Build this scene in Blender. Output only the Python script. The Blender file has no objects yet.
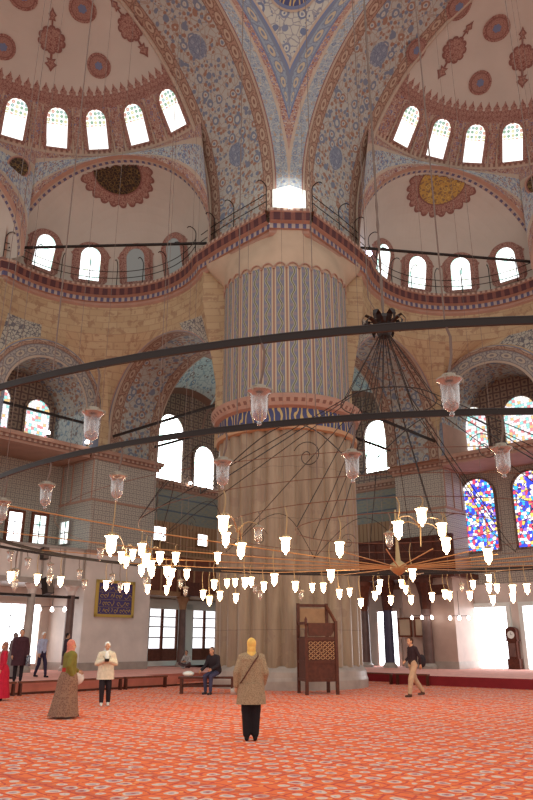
import bpy, math, random
from mathutils import Vector, Matrix
random.seed(11)
SC = bpy.context.scene
COL = SC.collection
PI = math.pi
R_ = math.radians
V = Vector

# ------------------------------------------------------------------ building frame
TH = R_(48)
AX = V((-math.cos(TH), -math.sin(TH), 0))      # from the great pier along one arch, towards the visitor
BX = V((math.sin(TH), -math.cos(TH), 0))       # along the other arch
PP = V((0.88, 29.9, 0))                        # centre of the great pier


class Bay:
    """l = along the great arch from the pier, o = outwards from the central square"""
    def __init__(s, al, out): s.al, s.out = al, out
    def __call__(s, l, o, z): return PP + s.al * l + s.out * o + V((0, 0, z))
    def dirv(s, l, o, z=0): return s.al * l + s.out * o + V((0, 0, z))


BL = Bay(AX, -BX)
BR = Bay(BX, -AX)

# ------------------------------------------------------------------ mesh builder
class MB:
    def __init__(s): s.v, s.f, s.m, s.uv = [], [], [], []
    def face(s, pts, mat=0, uvs=None):
        b = len(s.v); s.v += [tuple(p) for p in pts]
        s.f.append(tuple(range(b, b + len(pts)))); s.m.append(mat)
        s.uv.append(uvs or [(0, 0)] * len(pts))
    def grid(s, fn, us, vs, mat=0, uvf=None, closed=False):
        """fn(u,v)->point; mat: int or function(i,j)"""
        b = len(s.v); nv = len(vs); nu = len(us)
        for u in us:
            for w in vs: s.v.append(tuple(fn(u, w)))
        uvf = uvf or (lambda u, w: (u, w))
        for i in range(nu - (0 if closed else 1)):
            i2 = (i + 1) % nu
            for j in range(nv - 1):
                s.f.append((b + i * nv + j, b + i2 * nv + j, b + i2 * nv + j + 1, b + i * nv + j + 1))
                s.m.append(mat(i, j) if callable(mat) else mat)
                s.uv.append([uvf(us[i], vs[j]), uvf(us[i2], vs[j]), uvf(us[i2], vs[j + 1]), uvf(us[i], vs[j + 1])])
    def hexa(s, p, mat=0):
        """p: 4 bottom + 4 top corners"""
        b = len(s.v); s.v += [tuple(q) for q in p]
        for f in ((0, 3, 2, 1), (4, 5, 6, 7), (0, 1, 5, 4), (1, 2, 6, 5), (2, 3, 7, 6), (3, 0, 4, 7)):
            s.f.append(tuple(b + k for k in f)); s.m.append(mat)
            q = [V(p[k]) for k in f]; e1 = (q[1] - q[0]).length; e2 = (q[3] - q[0]).length
            s.uv.append([(0, 0), (e1, 0), (e1, e2), (0, e2)])
    def obox(s, c, ax, ay, az, mat=0):
        """box by centre and three half-extent vectors"""
        c, ax, ay, az = V(c), V(ax), V(ay), V(az)
        s.hexa([c - ax - ay - az, c + ax - ay - az, c + ax + ay - az, c - ax + ay - az,
                c - ax - ay + az, c + ax - ay + az, c + ax + ay + az, c - ax + ay + az], mat)
    def box(s, x0, x1, y0, y1, z0, z1, mat=0):
        s.hexa([(x0, y0, z0), (x1, y0, z0), (x1, y1, z0), (x0, y1, z0), (x0, y0, z1), (x1, y0, z1), (x1, y1, z1), (x0, y1, z1)], mat)
    def bbox(s, bay, l0, l1, o0, o1, z0, z1, mat=0):
        s.hexa([bay(l0, o0, z0), bay(l1, o0, z0), bay(l1, o1, z0), bay(l0, o1, z0),
                bay(l0, o0, z1), bay(l1, o0, z1), bay(l1, o1, z1), bay(l0, o1, z1)], mat)
    def tube(s, pts, r, n=8, mat=0, closed=False, cap=True):
        pts = [V(p) for p in pts]; m = len(pts)
        rs = r if isinstance(r, (list, tuple)) else [r] * m
        b = len(s.v); t0 = None; ref = None; L = 0
        ls = []
        for i, p in enumerate(pts):
            a = pts[(i - 1) % m] if (closed or i) else p
            c = pts[(i + 1) % m] if (closed or i < m - 1) else p
            t = (c - a)
            t = t.normalized() if t.length > 1e-9 else V((0, 0, 1))
            if ref is None:
                ref = t.orthogonal().normalized()
            ref = (ref - t * ref.dot(t))
            ref = ref.normalized() if ref.length > 1e-6 else t.orthogonal().normalized()
            q = t.cross(ref)
            if i: L += (p - pts[i - 1]).length
            ls.append(L)
            for k in range(n):
                an = 2 * PI * k / n
                s.v.append(tuple(p + (ref * math.cos(an) + q * math.sin(an)) * rs[i]))
        for i in range(m if closed else m - 1):
            i2 = (i + 1) % m
            for k in range(n):
                k2 = (k + 1) % n
                s.f.append((b + i * n + k, b + i * n + k2, b + i2 * n + k2, b + i2 * n + k)); s.m.append(mat)
                s.uv.append([(k / n, ls[i]), ((k + 1) / n, ls[i]), ((k + 1) / n, ls[i2]), (k / n, ls[i2])])
        if cap and not closed:
            s.f.append(tuple(b + k for k in reversed(range(n)))); s.m.append(mat); s.uv.append([(0, 0)] * n)
            s.f.append(tuple(b + (m - 1) * n + k for k in range(n))); s.m.append(mat); s.uv.append([(0, 0)] * n)
    def lathe(s, prof, c=(0, 0, 0), n=16, mat=0, axis=None):
        """prof: [(r,z)] from bottom to top"""
        c = V(c)
        us = [2 * PI * k / n for k in range(n)]
        s.grid(lambda u, j: c + V((prof[j][0] * math.cos(u), prof[j][0] * math.sin(u), prof[j][1])), us, list(range(len(prof))), mat,
               uvf=lambda u, j: (u * max(prof[0][0], .01), prof[j][1]), closed=True)
    def ball(s, c, rx, ry=None, rz=None, n=12, m=8, mat=0, rot=None):
        ry = ry or rx; rz = rz or rx; c = V(c)
        us = [2 * PI * k / n for k in range(n)]; vs = [PI * (j / m - .5) for j in range(m + 1)]
        def fn(u, w):
            p = V((rx * math.cos(w) * math.cos(u), ry * math.cos(w) * math.sin(u), rz * math.sin(w)))
            return c + (rot @ p if rot else p)
        s.grid(fn, us, vs, mat, closed=True)
    def build(s, name, mats, parent=None, smooth=False, auto=None):
        me = bpy.data.meshes.new(name)
        me.from_pydata(s.v, [], s.f)
        for m in (mats if isinstance(mats, (list, tuple)) else [mats]): me.materials.append(m)
        me.polygons.foreach_set('material_index', s.m)
        uvl = me.uv_layers.new(name='UVMap')
        flat = []
        for u in s.uv:
            for q in u: flat += [q[0], q[1]]
        uvl.data.foreach_set('uv', flat)
        if smooth: me.polygons.foreach_set('use_smooth', [True] * len(s.f))
        me.update()
        o = bpy.data.objects.new(name, me)
        COL.objects.link(o)
        if parent is not None:
            o.parent = parent
            o.matrix_parent_inverse = (Matrix.Translation(parent.location) @ parent.rotation_euler.to_matrix().to_4x4()).inverted()
        return o


def tag(o, label=None, cat=None, group=None, kind=None):
    if label: o['label'] = label
    if cat: o['category'] = cat
    if group: o['group'] = group
    if kind: o['kind'] = kind
    return o


def empty(name, loc, label=None, cat=None, group=None, kind=None, parent=None):
    o = bpy.data.objects.new(name, None); COL.objects.link(o)
    o.location = loc; o.empty_display_size = .2
    if parent is not None:
        o.parent = parent
        o.matrix_parent_inverse = Matrix.Translation(parent.location).inverted()
    return tag(o, label, cat, group, kind)


def lin(a, b, n): return [a + (b - a) * i / (n - 1) for i in range(n)]


# ------------------------------------------------------------------ materials
def srgb(r, g, b, k=.95):
    r = r * k
    f = lambda c: (c / 255 / 12.92) if c / 255 <= .04045 else ((c / 255 + .055) / 1.055) ** 2.4
    return (f(r), f(g), f(b), 1)


class Mat:
    def __init__(s, name, rough=.7):
        s.m = bpy.data.materials.new(name); s.m.use_nodes = True
        s.nt = s.m.node_tree; s.b = s.nt.nodes['Principled BSDF']
        s.b.inputs['Roughness'].default_value = rough
        s.b.inputs['Specular IOR Level'].default_value = .3
        s.L = s.nt.links.new
    def n(s, t, **kw):
        x = s.nt.nodes.new(t)
        for k, v in kw.items(): setattr(x, k, v)
        return x
    def put(s, sock, v):
        if hasattr(v, 'is_linked') or hasattr(v, 'links'): s.L(v, sock)
        else: sock.default_value = v
    def uv(s): return s.n('ShaderNodeTexCoord').outputs['UV']
    def obj(s): return s.n('ShaderNodeTexCoord').outputs['Object']
    def math(s, op, a, b=None, c=None):
        x = s.n('ShaderNodeMath', operation=op)
        s.put(x.inputs[0], a)
        if b is not None: s.put(x.inputs[1], b)
        if c is not None: s.put(x.inputs[2], c)
        return x.outputs[0]
    def vscale(s, v, k):
        x = s.n('ShaderNodeMapping'); s.L(v, x.inputs['Vector'])
        x.inputs['Scale'].default_value = k if isinstance(k, tuple) else (k, k, k)
        return x.outputs[0]
    def sep(s, v):
        x = s.n('ShaderNodeSeparateXYZ'); s.L(v, x.inputs[0]); return x.outputs
    def mix(s, f, a, b):
        x = s.n('ShaderNodeMix', data_type='RGBA')
        s.put(x.inputs[0], f); s.put(x.inputs[6], a); s.put(x.inputs[7], b)
        return x.outputs[2]
    def noise(s, v, scale, detail=3, rough=.5):
        x = s.n('ShaderNodeTexNoise'); s.L(v, x.inputs['Vector'])
        x.inputs['Scale'].default_value = scale; x.inputs['Detail'].default_value = detail; x.inputs['Roughness'].default_value = rough
        return x.outputs
    def voro(s, v, scale, rnd=1.0, feature='F1'):
        x = s.n('ShaderNodeTexVoronoi', feature=feature); s.L(v, x.inputs['Vector'])
        x.inputs['Scale'].default_value = scale; x.inputs['Randomness'].default_value = rnd
        return x.outputs
    def ramp(s, f, stops, interp='LINEAR'):
        x = s.n('ShaderNodeValToRGB'); x.color_ramp.interpolation = interp
        e = x.color_ramp.elements
        while len(e) < len(stops): e.new(.5)
        for q, (p, c) in zip(e, stops): q.position = p; q.color = c
        s.put(x.inputs[0], f); return x.outputs[0]
    def warp(s, v, scale, amt):
        nz = s.noise(v, scale, 2)
        sub = s.n('ShaderNodeVectorMath', operation='SUBTRACT'); s.L(nz['Color'], sub.inputs[0]); sub.inputs[1].default_value = (.5, .5, .5)
        sc = s.n('ShaderNodeVectorMath', operation='SCALE'); s.L(sub.outputs[0], sc.inputs[0]); sc.inputs['Scale'].default_value = amt
        ad = s.n('ShaderNodeVectorMath', operation='ADD'); s.L(v, ad.inputs[0]); s.L(sc.outputs[0], ad.inputs[1])
        return ad.outputs[0]
    def col(s, c): s.put(s.b.inputs['Base Color'], c); return s
    def done(s): return s.m


def plain(name, c, rough=.7, metal=0, var=.0, vs=3):
    m = Mat(name, rough)
    if var:
        nz = m.noise(m.obj(), vs)['Fac']
        d = tuple(x * (1 - var) for x in c[:3]) + (1,); l = tuple(min(1, x * (1 + var)) for x in c[:3]) + (1,)
        m.col(m.ramp(nz, [(.3, d), (.7, l)]))
    else: m.col(c)
    m.b.inputs['Metallic'].default_value = metal
    return m.done()


def emit(name, c, k):
    m = Mat(name); m.b.inputs['Base Color'].default_value = (.05, .05, .05, 1)
    m.b.inputs['Emission Color'].default_value = c; m.b.inputs['Emission Strength'].default_value = k
    return m.done()


def floral(name, bg, c1, c2, vine, s=1.6, rough=.75, big=.30, vw=.05, small=.30):
    """painted arabesque: blossoms in two colours on scrolling stems"""
    m = Mat(name, rough)
    uv = m.uv(); w = m.warp(uv, s * 1.1, .22 / s * 1.6)
    v1 = m.voro(w, s, .55)
    v2 = m.voro(w, s * 1.9, .75, 'DISTANCE_TO_EDGE')
    v3 = m.voro(w, s * 2.6, .9)
    base = m.mix(m.noise(uv, .7)['Fac'], bg, tuple(x * .82 for x in bg[:3]) + (1,))
    x = m.mix(m.math('LESS_THAN', v2['Distance'], vw), base, vine)
    x = m.mix(m.math('LESS_THAN', v3['Distance'], small), x, m.mix(m.math('GREATER_THAN', m.sep(v3['Color'])[1], .5), c1, c2))
    pick = m.math('GREATER_THAN', m.sep(v1['Color'])[0], .5)
    x = m.mix(m.math('LESS_THAN', v1['Distance'], big), x, m.mix(pick, c1, c2))
    x = m.mix(m.math('LESS_THAN', v1['Distance'], big * .62), x, bg)
    x = m.mix(m.math('LESS_THAN', v1['Distance'], big * .38), x, m.mix(pick, c2, c1))
    return m.col(x).done()


def ovals(name, bg, ring, core, per=.7, width=.5, edge=None, rough=.75):
    """border with a row of cartouches; u across (0..width), v along in metres"""
    m = Mat(name, rough)
    u, w, _ = m.sep(m.uv())
    fu = m.math('DIVIDE', u, width)
    fw = m.math('FRACT', m.math('DIVIDE', w, per))
    dx = m.math('MULTIPLY', m.math('SUBTRACT', fu, .5), 1.5); dy = m.math('SUBTRACT', fw, .5)
    d = m.math('SQRT', m.math('ADD', m.math('MULTIPLY', dx, dx), m.math('MULTIPLY', dy, dy)))
    nz = m.noise(m.vscale(m.uv(), 7), 1.2)['Fac']
    b2 = m.mix(m.math('GREATER_THAN', nz, .55), bg, ring)
    x = m.mix(m.math('LESS_THAN', d, .44), b2, ring)
    x = m.mix(m.math('LESS_THAN', d, .36), x, core)
    x = m.mix(m.math('LESS_THAN', d, .16), x, ring)
    e = edge or ring
    x = m.mix(m.math('GREATER_THAN', m.math('ABSOLUTE', m.math('SUBTRACT', fu, .5)), .43), x, e)
    return m.col(x).done()


CREAM = srgb(186, 160, 142)
M = {}
M['plaster'] = plain('dome_plaster', srgb(200, 184, 172), .8, var=.05, vs=.6)
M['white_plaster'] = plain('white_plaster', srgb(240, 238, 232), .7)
M['pier_plaster'] = plain('pier_plaster', srgb(196, 164, 140), .8, var=.09, vs=1.2)
M['soffit'] = floral('soffit_painting', srgb(186, 178, 170), srgb(156, 116, 98), srgb(122, 126, 142), srgb(166, 146, 134), 1.6, big=.36, small=.40)
M['red_band'] = ovals('red_band', srgb(168, 132, 114), srgb(136, 100, 86), srgb(186, 158, 138), .8, .6)
M['blue_band'] = ovals('blue_band', srgb(146, 150, 160), srgb(122, 124, 140), srgb(188, 166, 142), .7, .6)
M['dull_band'] = ovals('dull_band', srgb(166, 154, 146), srgb(128, 116, 118), srgb(184, 164, 146), .8, .6)
M['tri_blossom'] = floral('pendentive_blossoms', srgb(200, 190, 178), srgb(112, 118, 142), srgb(128, 130, 148), srgb(150, 142, 146), 1.5, big=.36, small=.2)
M['blue_flowers'] = floral('blue_grey_flowers', srgb(154, 156, 164), srgb(120, 124, 142), srgb(168, 140, 120), srgb(180, 172, 164), 3.0)
M['roundel_blue'] = floral('blue_roundel', srgb(134, 138, 154), srgb(160, 160, 168), srgb(150, 152, 164), srgb(112, 116, 136), 5)
M['tan_line'] = plain('tan_line', srgb(196, 150, 116), .7)
M['red_floral'] = floral('red_floral', srgb(172, 126, 112), srgb(132, 76, 70), srgb(118, 116, 146), srgb(192, 164, 148), 3.2)
M['blue_floral'] = floral('blue_floral', srgb(190, 184, 178), srgb(114, 122, 150), srgb(152, 112, 102), srgb(134, 134, 152), 2.4, small=.36)
M['grey_scroll'] = floral('grey_scroll', srgb(190, 176, 160), srgb(112, 106, 110), srgb(120, 112, 114), srgb(112, 104, 108), 2.2, vw=.07, big=.2, small=.14)
M['vault_blue'] = floral('vault_blue', srgb(206, 208, 206), srgb(140, 130, 130), srgb(130, 150, 170), srgb(160, 170, 176), 1.5)
M['ornament'] = floral('ornament_red', srgb(178, 136, 122), srgb(128, 78, 72), srgb(150, 98, 88), srgb(140, 90, 82), 4.0)
M['ornament_dark'] = plain('ornament_outline', srgb(138, 92, 84), .8)
M['ornament_blue'] = plain('ornament_blue', srgb(116, 122, 150), .8)
M['medallion_dark'] = floral('medallion_dark', srgb(58, 44, 36), srgb(96, 72, 44), srgb(70, 48, 40), srgb(120, 92, 54), 3.0)
M['gold_disc'] = floral('gold_script_disc', srgb(150, 116, 84), srgb(196, 156, 84), srgb(206, 170, 96), srgb(190, 148, 80), 2.4, vw=.12)
M['gold'] = plain('gold_paint', srgb(206, 166, 84), .5)
M['tile_blue'] = floral('tile_blue', srgb(150, 146, 144), srgb(96, 104, 124), srgb(112, 104, 108), srgb(116, 120, 130), 3.4, .35)
M['iron'] = plain('black_iron', srgb(46, 36, 33), .5, .2)
M['wire'] = plain('steel_wire', srgb(122, 100, 90), .6, .1)
M['lamp_gold'] = plain('lamp_gold_bar', srgb(196, 140, 92), .45, .3)  # gold tone is lamp glare put into the spoke colour
M['pewter'] = plain('pewter_cap', srgb(164, 144, 128), .4, .4)
M['brass'] = plain('brass', srgb(186, 150, 110), .4, .6)
M['wood'] = plain('dark_wood', srgb(88, 44, 32), .5, var=.25, vs=9)
M['wood_mid'] = plain('reddish_wood', srgb(116, 62, 44), .5, var=.2, vs=6)
M['inlay'] = plain('pale_inlay', srgb(214, 164, 122), .5)
M['wood_tan'] = plain('tan_wood', srgb(168, 124, 92), .6, var=.15, vs=4)
M['pink_marble'] = plain('pink_marble', srgb(196, 160, 146), .35, var=.12, vs=1.2)
M['marble'] = plain('white_marble', srgb(222, 210, 200, 1), .35, var=.1, vs=1.2)
M['grey_marble'] = plain('grey_marble', srgb(178, 158, 148), .35, var=.15, vs=2)
M['porphyry'] = plain('dark_column_marble', srgb(112, 84, 78), .3, var=.2, vs=3)
M['pink_trim'] = plain('pink_trim', srgb(180, 136, 118), .7, var=.08, vs=2)
M['cream_trim'] = plain('cream_trim', CREAM, .75, var=.05)


def m_stone():
    m = Mat('sandstone_blocks', .8)
    uv = m.uv()
    br = m.n('ShaderNodeTexBrick'); m.L(m.warp(uv, 2, .08), br.inputs['Vector'])
    br.inputs['Scale'].default_value = 1
    br.inputs['Brick Width'].default_value = .75; br.inputs['Row Height'].default_value = .36; br.inputs['Mortar Size'].default_value = .025
    br.inputs['Color1'].default_value = srgb(196, 164, 130); br.inputs['Color2'].default_value = srgb(186, 152, 118); br.inputs['Mortar'].default_value = srgb(176, 142, 112)
    nz = m.noise(uv, 2.2, 5, .65)['Fac']
    x = m.mix(m.math('MULTIPLY', m.math('GREATER_THAN', nz, .56), .6), br.outputs['Color'], srgb(156, 116, 92))
    return m.col(x).done()
M['stone'] = m_stone()


def m_pier_marble():
    m = Mat('veined_pier_marble', .32)
    uv = m.uv()
    n1 = m.noise(m.vscale(uv, (1.4, .12, 1)), 1.6, 6, .7)['Fac']
    n2 = m.noise(m.warp(uv, 1.5, .5), .9, 4)['Fac']
    x = m.ramp(n1, [(.25, srgb(126, 100, 80)), (.5, srgb(160, 132, 108)), (.75, srgb(184, 156, 132))])
    x = m.mix(m.math('MULTIPLY', m.math('GREATER_THAN', n2, .6), .35), x, srgb(140, 108, 92))
    # horizontal joints between drums
    _, w, _ = m.sep(uv)
    j = m.math('LESS_THAN', m.math('FRACT', m.math('DIVIDE', w, 2.05)), .012)
    x = m.mix(m.math('MULTIPLY', j, .5), x, srgb(110, 86, 74))
    return m.col(x).done()
M['pier_marble'] = m_pier_marble()


def m_pier_paint():
    """upright ribbons with winding stems; u around in metres, v up"""
    m = Mat('painted_ribbons', .8)
    u, w, _ = m.sep(m.uv())
    per = .53
    fu = m.math('FRACT', m.math('DIVIDE', u, per))
    c = m.math('SUBTRACT', fu, .5)
    wav = m.math('MULTIPLY', m.math('SINE', m.math('MULTIPLY', w, 7.5)), .13)
    d = m.math('ABSOLUTE', m.math('SUBTRACT', c, wav))
    x = m.mix(m.math('LESS_THAN', m.math('ABSOLUTE', c), .33), srgb(172, 138, 120), srgb(126, 122, 136))
    fw = m.math('FRACT', m.math('DIVIDE', w, .42))
    blossom = m.math('LESS_THAN', m.math('ADD', m.math('POWER', m.math('MULTIPLY', m.math('ADD', c, wav), 3.5), 2.0), m.math('POWER', m.math('MULTIPLY', m.math('SUBTRACT', fw, .5), 2.6), 2.0)), .30)
    x = m.mix(blossom, x, srgb(146, 128, 130))
    x = m.mix(m.math('LESS_THAN', d, .10), x, srgb(178, 166, 140))
    x = m.mix(m.math('LESS_THAN', d, .045), x, srgb(112, 108, 84))
    e = m.math('ABSOLUTE', m.math('SUBTRACT', m.math('ABSOLUTE', c), .36))
    x = m.mix(m.math('LESS_THAN', e, .04), x, srgb(206, 178, 150))
    e2 = m.math('GREATER_THAN', m.math('ABSOLUTE', c), .47)
    x = m.mix(e2, x, srgb(150, 106, 90))
    return m.col(x).done()
M['pier_paint'] = m_pier_paint()


def m_script_band():
    """blue frieze carrying gold lettering strokes"""
    m = Mat('blue_script_frieze', .6)
    uv = m.uv()
    w1 = m.n('ShaderNodeTexWave', wave_type='BANDS', bands_direction='X'); m.L(m.vscale(uv, (1.1, .5, 1)), w1.inputs['Vector'])
    w1.inputs['Scale'].default_value = 1.2; w1.inputs['Distortion'].default_value = 9; w1.inputs['Detail'].default_value = 1.5; w1.inputs['Detail Scale'].default_value = 1.6
    g = m.math('GREATER_THAN', w1.outputs['Fac'], .80)
    x = m.mix(g, srgb(72, 74, 112), srgb(196, 164, 112))
    _, w, _ = m.sep(uv)
    return m.col(x).done()
M['script_band'] = m_script_band()


def m_dentil(name, c1, c2, per, duty=.5):
    m = Mat(name, .75)
    u, w, _ = m.sep(m.uv())
    f = m.math('FRACT', m.math('DIVIDE', u, per))
    return m.col(m.mix(m.math('LESS_THAN', f, duty), c1, c2)).done()
M['dent_blue'] = m_dentil('dentil_blue', srgb(184, 158, 146), srgb(98, 90, 118), .34)
M['dent_red'] = m_dentil('dentil_red', srgb(130, 80, 70), srgb(90, 54, 56), .5, .6)
M['dent_pink'] = m_dentil('dentil_pink', srgb(192, 158, 140), srgb(144, 104, 92), .3)


def m_lattice_tile(name, bg, c, k):
    m = Mat(name, .4)
    v = m.voro(m.uv(), k, .12, 'DISTANCE_TO_EDGE')['Distance']
    v2 = m.voro(m.uv(), k, .12)['Distance']
    x = m.mix(m.math('LESS_THAN', v, .10), bg, c)
    x = m.mix(m.math('LESS_THAN', v2, .2), x, c)
    return m.col(x).done()
M['tile_grey'] = m_lattice_tile('grey_tile', srgb(196, 180, 164), srgb(150, 138, 134), 4.2)
M['tile_lunette'] = m_lattice_tile('lunette_tile', srgb(160, 132, 114), srgb(108, 84, 80), 2.4)


def m_tile_courses():
    m = Mat('old_tile_courses', .45)
    uv = m.uv(); u, w, _ = m.sep(uv)
    nz = m.noise(m.vscale(uv, (2, 5, 1)), 2.0, 4)['Fac']
    x = m.ramp(nz, [(.3, srgb(112, 118, 124)), (.5, srgb(138, 132, 122)), (.7, srgb(150, 136, 112))])
    f = m.math('LESS_THAN', m.math('FRACT', m.math('DIVIDE', w, .85)), .12)
    return m.col(m.mix(f, x, srgb(86, 94, 108))).done()
M['tile_courses'] = m_tile_courses()


def m_wood_strips():
    m = Mat('striped_screen_wood', .6)
    u, w, _ = m.sep(m.uv())
    f = m.math('LESS_THAN', m.math('FRACT', m.math('DIVIDE', u, .28)), .2)
    return m.col(m.mix(f, srgb(172, 128, 96), srgb(128, 88, 64))).done()
M['screen'] = m_wood_strips()


def m_carpet():
    m = Mat('red_prayer_carpet', .9)
    m.b.inputs['Specular IOR Level'].default_value = .25
    m.b.inputs['Sheen Weight'].default_value = .10; m.b.inputs['Sheen Roughness'].default_value = .45; m.b.inputs['Sheen Tint'].default_value = (1, .9, .86, 1)
    uv = m.uv(); u, w, _ = m.sep(uv)
    wv = m.warp(uv, 3.2, .17)
    v = m.voro(wv, 3.5, .30)
    ve = m.voro(wv, 3.5, .30, 'DISTANCE_TO_EDGE')['Distance']
    sm = m.voro(wv, 7, .7)
    big = m.noise(uv, .35, 2)['Fac']
    base = m.mix(big, srgb(240, 116, 44, 1), srgb(234, 102, 40, 1))
    x = m.mix(m.math('LESS_THAN', ve, .06), base, srgb(206, 62, 40, 1))
    x = m.mix(m.math('LESS_THAN', sm['Distance'], .25), x, srgb(242, 150, 84, 1))
    x = m.mix(m.math('LESS_THAN', v['Distance'], .33), x, srgb(232, 194, 180))
    x = m.mix(m.math('LESS_THAN', v['Distance'], .22), x, srgb(200, 150, 150))
    x = m.mix(m.math('LESS_THAN', v['Distance'], .12), x, srgb(190, 60, 46))
    # worshippers' rows: a darker band every 1.25 m
    fr = m.math('FRACT', m.math('DIVIDE', u, 1.25))
    band = m.math('LESS_THAN', fr, .13)
    x = m.mix(m.math('MULTIPLY', band, .4), x, srgb(190, 58, 44))
    sc = m.math('GREATER_THAN', m.noise(m.vscale(uv, (2.2, .35, 1)), 1.0, 2)['Fac'], .74)
    x = m.mix(m.math('MULTIPLY', sc, .4), x, srgb(150, 36, 30))
    return m.col(x).done()
M['carpet'] = m_carpet()
M['carpet_pink'] = plain('pale_pink_carpet', srgb(238, 172, 158, 1), .9, var=.12, vs=4)
M['carpet_drape'] = plain('draped_pink_carpet', srgb(206, 122, 104), .9, var=.1)
M['carpet_edge'] = plain('crimson_carpet_edge', srgb(142, 38, 44), .85, var=.1)


def m_glass(name, style, k):
    """daylit leaded window; u,v in metres"""
    m = Mat(name)
    uv = m.uv()
    if style == 'colour':
        v = m.voro(uv, 5.8, .6); e = m.voro(uv, 5.8, .6, 'DISTANCE_TO_EDGE')['Distance']
        r = m.sep(v['Color'])[0]
        c = m.ramp(r, [(0, (.02, .06, .8, 1)), (.2, (.03, .45, .95, 1)), (.36, (1, 1, 1, 1)), (.55, (.95, .6, .12, 1)), (.66, (.85, .06, .12, 1)), (.76, (1, .95, .9, 1)), (.92, (.3, .15, .75, 1))], 'CONSTANT')
        x = m.mix(m.math('LESS_THAN', e, .055), c, (.05, .03, .12, 1))
    elif style == 'soft':
        v = m.voro(uv, 6, .35); e = m.voro(uv, 6, .35, 'DISTANCE_TO_EDGE')['Distance']
        r = m.sep(v['Color'])[0]
        c = m.ramp(r, [(0, (1, 1, 1, 1)), (.3, (.9, .6, .25, 1)), (.42, (1, .97, .85, 1)), (.62, (.35, .8, .75, 1)), (.74, (.95, .9, 1, 1)), (.9, (.9, .3, .3, 1))], 'CONSTANT')
        x = m.mix(m.math('LESS_THAN', e, .05), c, (.3, .22, .3, 1))
    elif style == 'pale':
        v = m.voro(uv, 4.2, .3); e = m.voro(uv, 4.2, .3, 'DISTANCE_TO_EDGE')['Distance']
        r = m.sep(v['Color'])[0]
        c = m.ramp(r, [(0, (1, 1, 1, 1)), (.55, (.8, .95, .9, 1)), (.75, (.95, 1, .85, 1)), (.9, (.45, .75, .65, 1))], 'CONSTANT')
        x = m.mix(m.math('LESS_THAN', e, .05), c, (.35, .5, .48, 1))
    elif style == 'head':
        # clear leaded lower part, coloured roundels in the arched head
        u_, w_, _ = m.sep(uv)
        v = m.voro(uv, 4.6, .15); r = m.sep(v['Color'])[0]
        c = m.ramp(r, [(0, (.06, .2, .10, 1)), (.35, (.36, .12, .06, 1)), (.6, (.4, .38, .16, 1)), (.8, (.1, .24, .22, 1))], 'CONSTANT')
        ring = m.math('LESS_THAN', m.math('ABSOLUTE', m.math('SUBTRACT', v['Distance'], .25)), .17)
        hd_ = m.math('MULTIPLY', m.math('GREATER_THAN', w_, 1.12), ring)
        x = m.mix(m.math('MULTIPLY', hd_, .85), (1, 1, .97, 1), c)
    else:
        x = m.ramp(m.noise(uv, 1.0, 2)['Fac'], [(.3, (.95, .95, 1, 1)), (.7, (1, 1, 1, 1))])
    m.b.inputs['Base Color'].default_value = (.1, .1, .1, 1)
    m.L(x, m.b.inputs['Emission Color']); m.b.inputs['Emission Strength'].default_value = k
    return m.done()
M['pane_colour'] = m_glass('stained_glass_vivid', 'colour', 1.7)
M['pane_soft'] = m_glass('stained_glass_soft', 'soft', 1.25)
M['pane_pale'] = m_glass('stained_glass_pale', 'pale', 2.2)
M['pane_white'] = m_glass('daylit_clear_glass', 'clear', 5.0)
M['pane_head'] = m_glass('dome_window_glass', 'head', 1.6)
M['pane_bright'] = m_glass('bright_leaded_glass', 'pale', 9.0)
M['pane_dim'] = emit('dull_window_glass', (.42, .40, .36, 1), .35)
M['pane_soft2'] = m_glass('hazy_clear_glass', 'clear', 1.5)


def m_lampglass(lit):
    m = Mat('lit_lamp_glass' if lit else 'clear_lamp_glass')
    nt = m.nt; out = nt.nodes['Material Output']
    tr = m.n('ShaderNodeBsdfTransparent'); gl = m.n('ShaderNodeBsdfGlossy'); gl.inputs['Roughness'].default_value = .08
    tr.inputs[0].default_value = (.93, .93, .93, 1)
    fr = m.n('ShaderNodeLayerWeight'); fr.inputs['Blend'].default_value = .45
    mx = m.n('ShaderNodeMixShader'); m.L(fr.outputs['Facing'], mx.inputs[0]); m.L(tr.outputs[0], mx.inputs[1]); m.L(gl.outputs[0], mx.inputs[2])
    if lit:
        em = m.n('ShaderNodeEmission'); em.inputs[0].default_value = (1, .70, .40, 1); em.inputs[1].default_value = 34.0
        m2 = m.n('ShaderNodeMixShader'); m2.inputs[0].default_value = .6; m.L(mx.outputs[0], m2.inputs[1]); m.L(em.outputs[0], m2.inputs[2]); mx = m2
    else:
        df = m.n('ShaderNodeBsdfDiffuse'); df.inputs[0].default_value = (.95, .93, .9, 1)
        m2 = m.n('ShaderNodeMixShader'); m2.inputs[0].default_value = .13; m.L(mx.outputs[0], m2.inputs[1]); m.L(df.outputs[0], m2.inputs[2]); mx = m2
    m.L(mx.outputs[0], out.inputs[0])
    return m.m
M['glass'] = m_lampglass(False)
M['glass_lit'] = m_lampglass(True)
M['bulb'] = emit('glowing_bulb', (1, .86, .62, 1), 22)
M['bulb_far'] = emit('small_glowing_bulb', (1, .88, .8, 1), 14)
M['clear_bulb'] = M['glass']
WORLD_K = 0.95
EXPO = 0.0
HAZE = 0
def S(o, label, cat):  # part of the building
    return tag(o, label, cat, kind='structure')


def Wab(a, b, z): return PP + AX * a + BX * b + V((0, 0, z))


# ================================================================= floor
mb = MB()
mb.grid(lambda a, b: Wab(a, b, 0), lin(-18, 42, 25), lin(-18, 42, 25), 0)
S(mb.build('floor', M['carpet']), 'red and orange flowered prayer carpet covering the whole central floor', 'floor')

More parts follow.
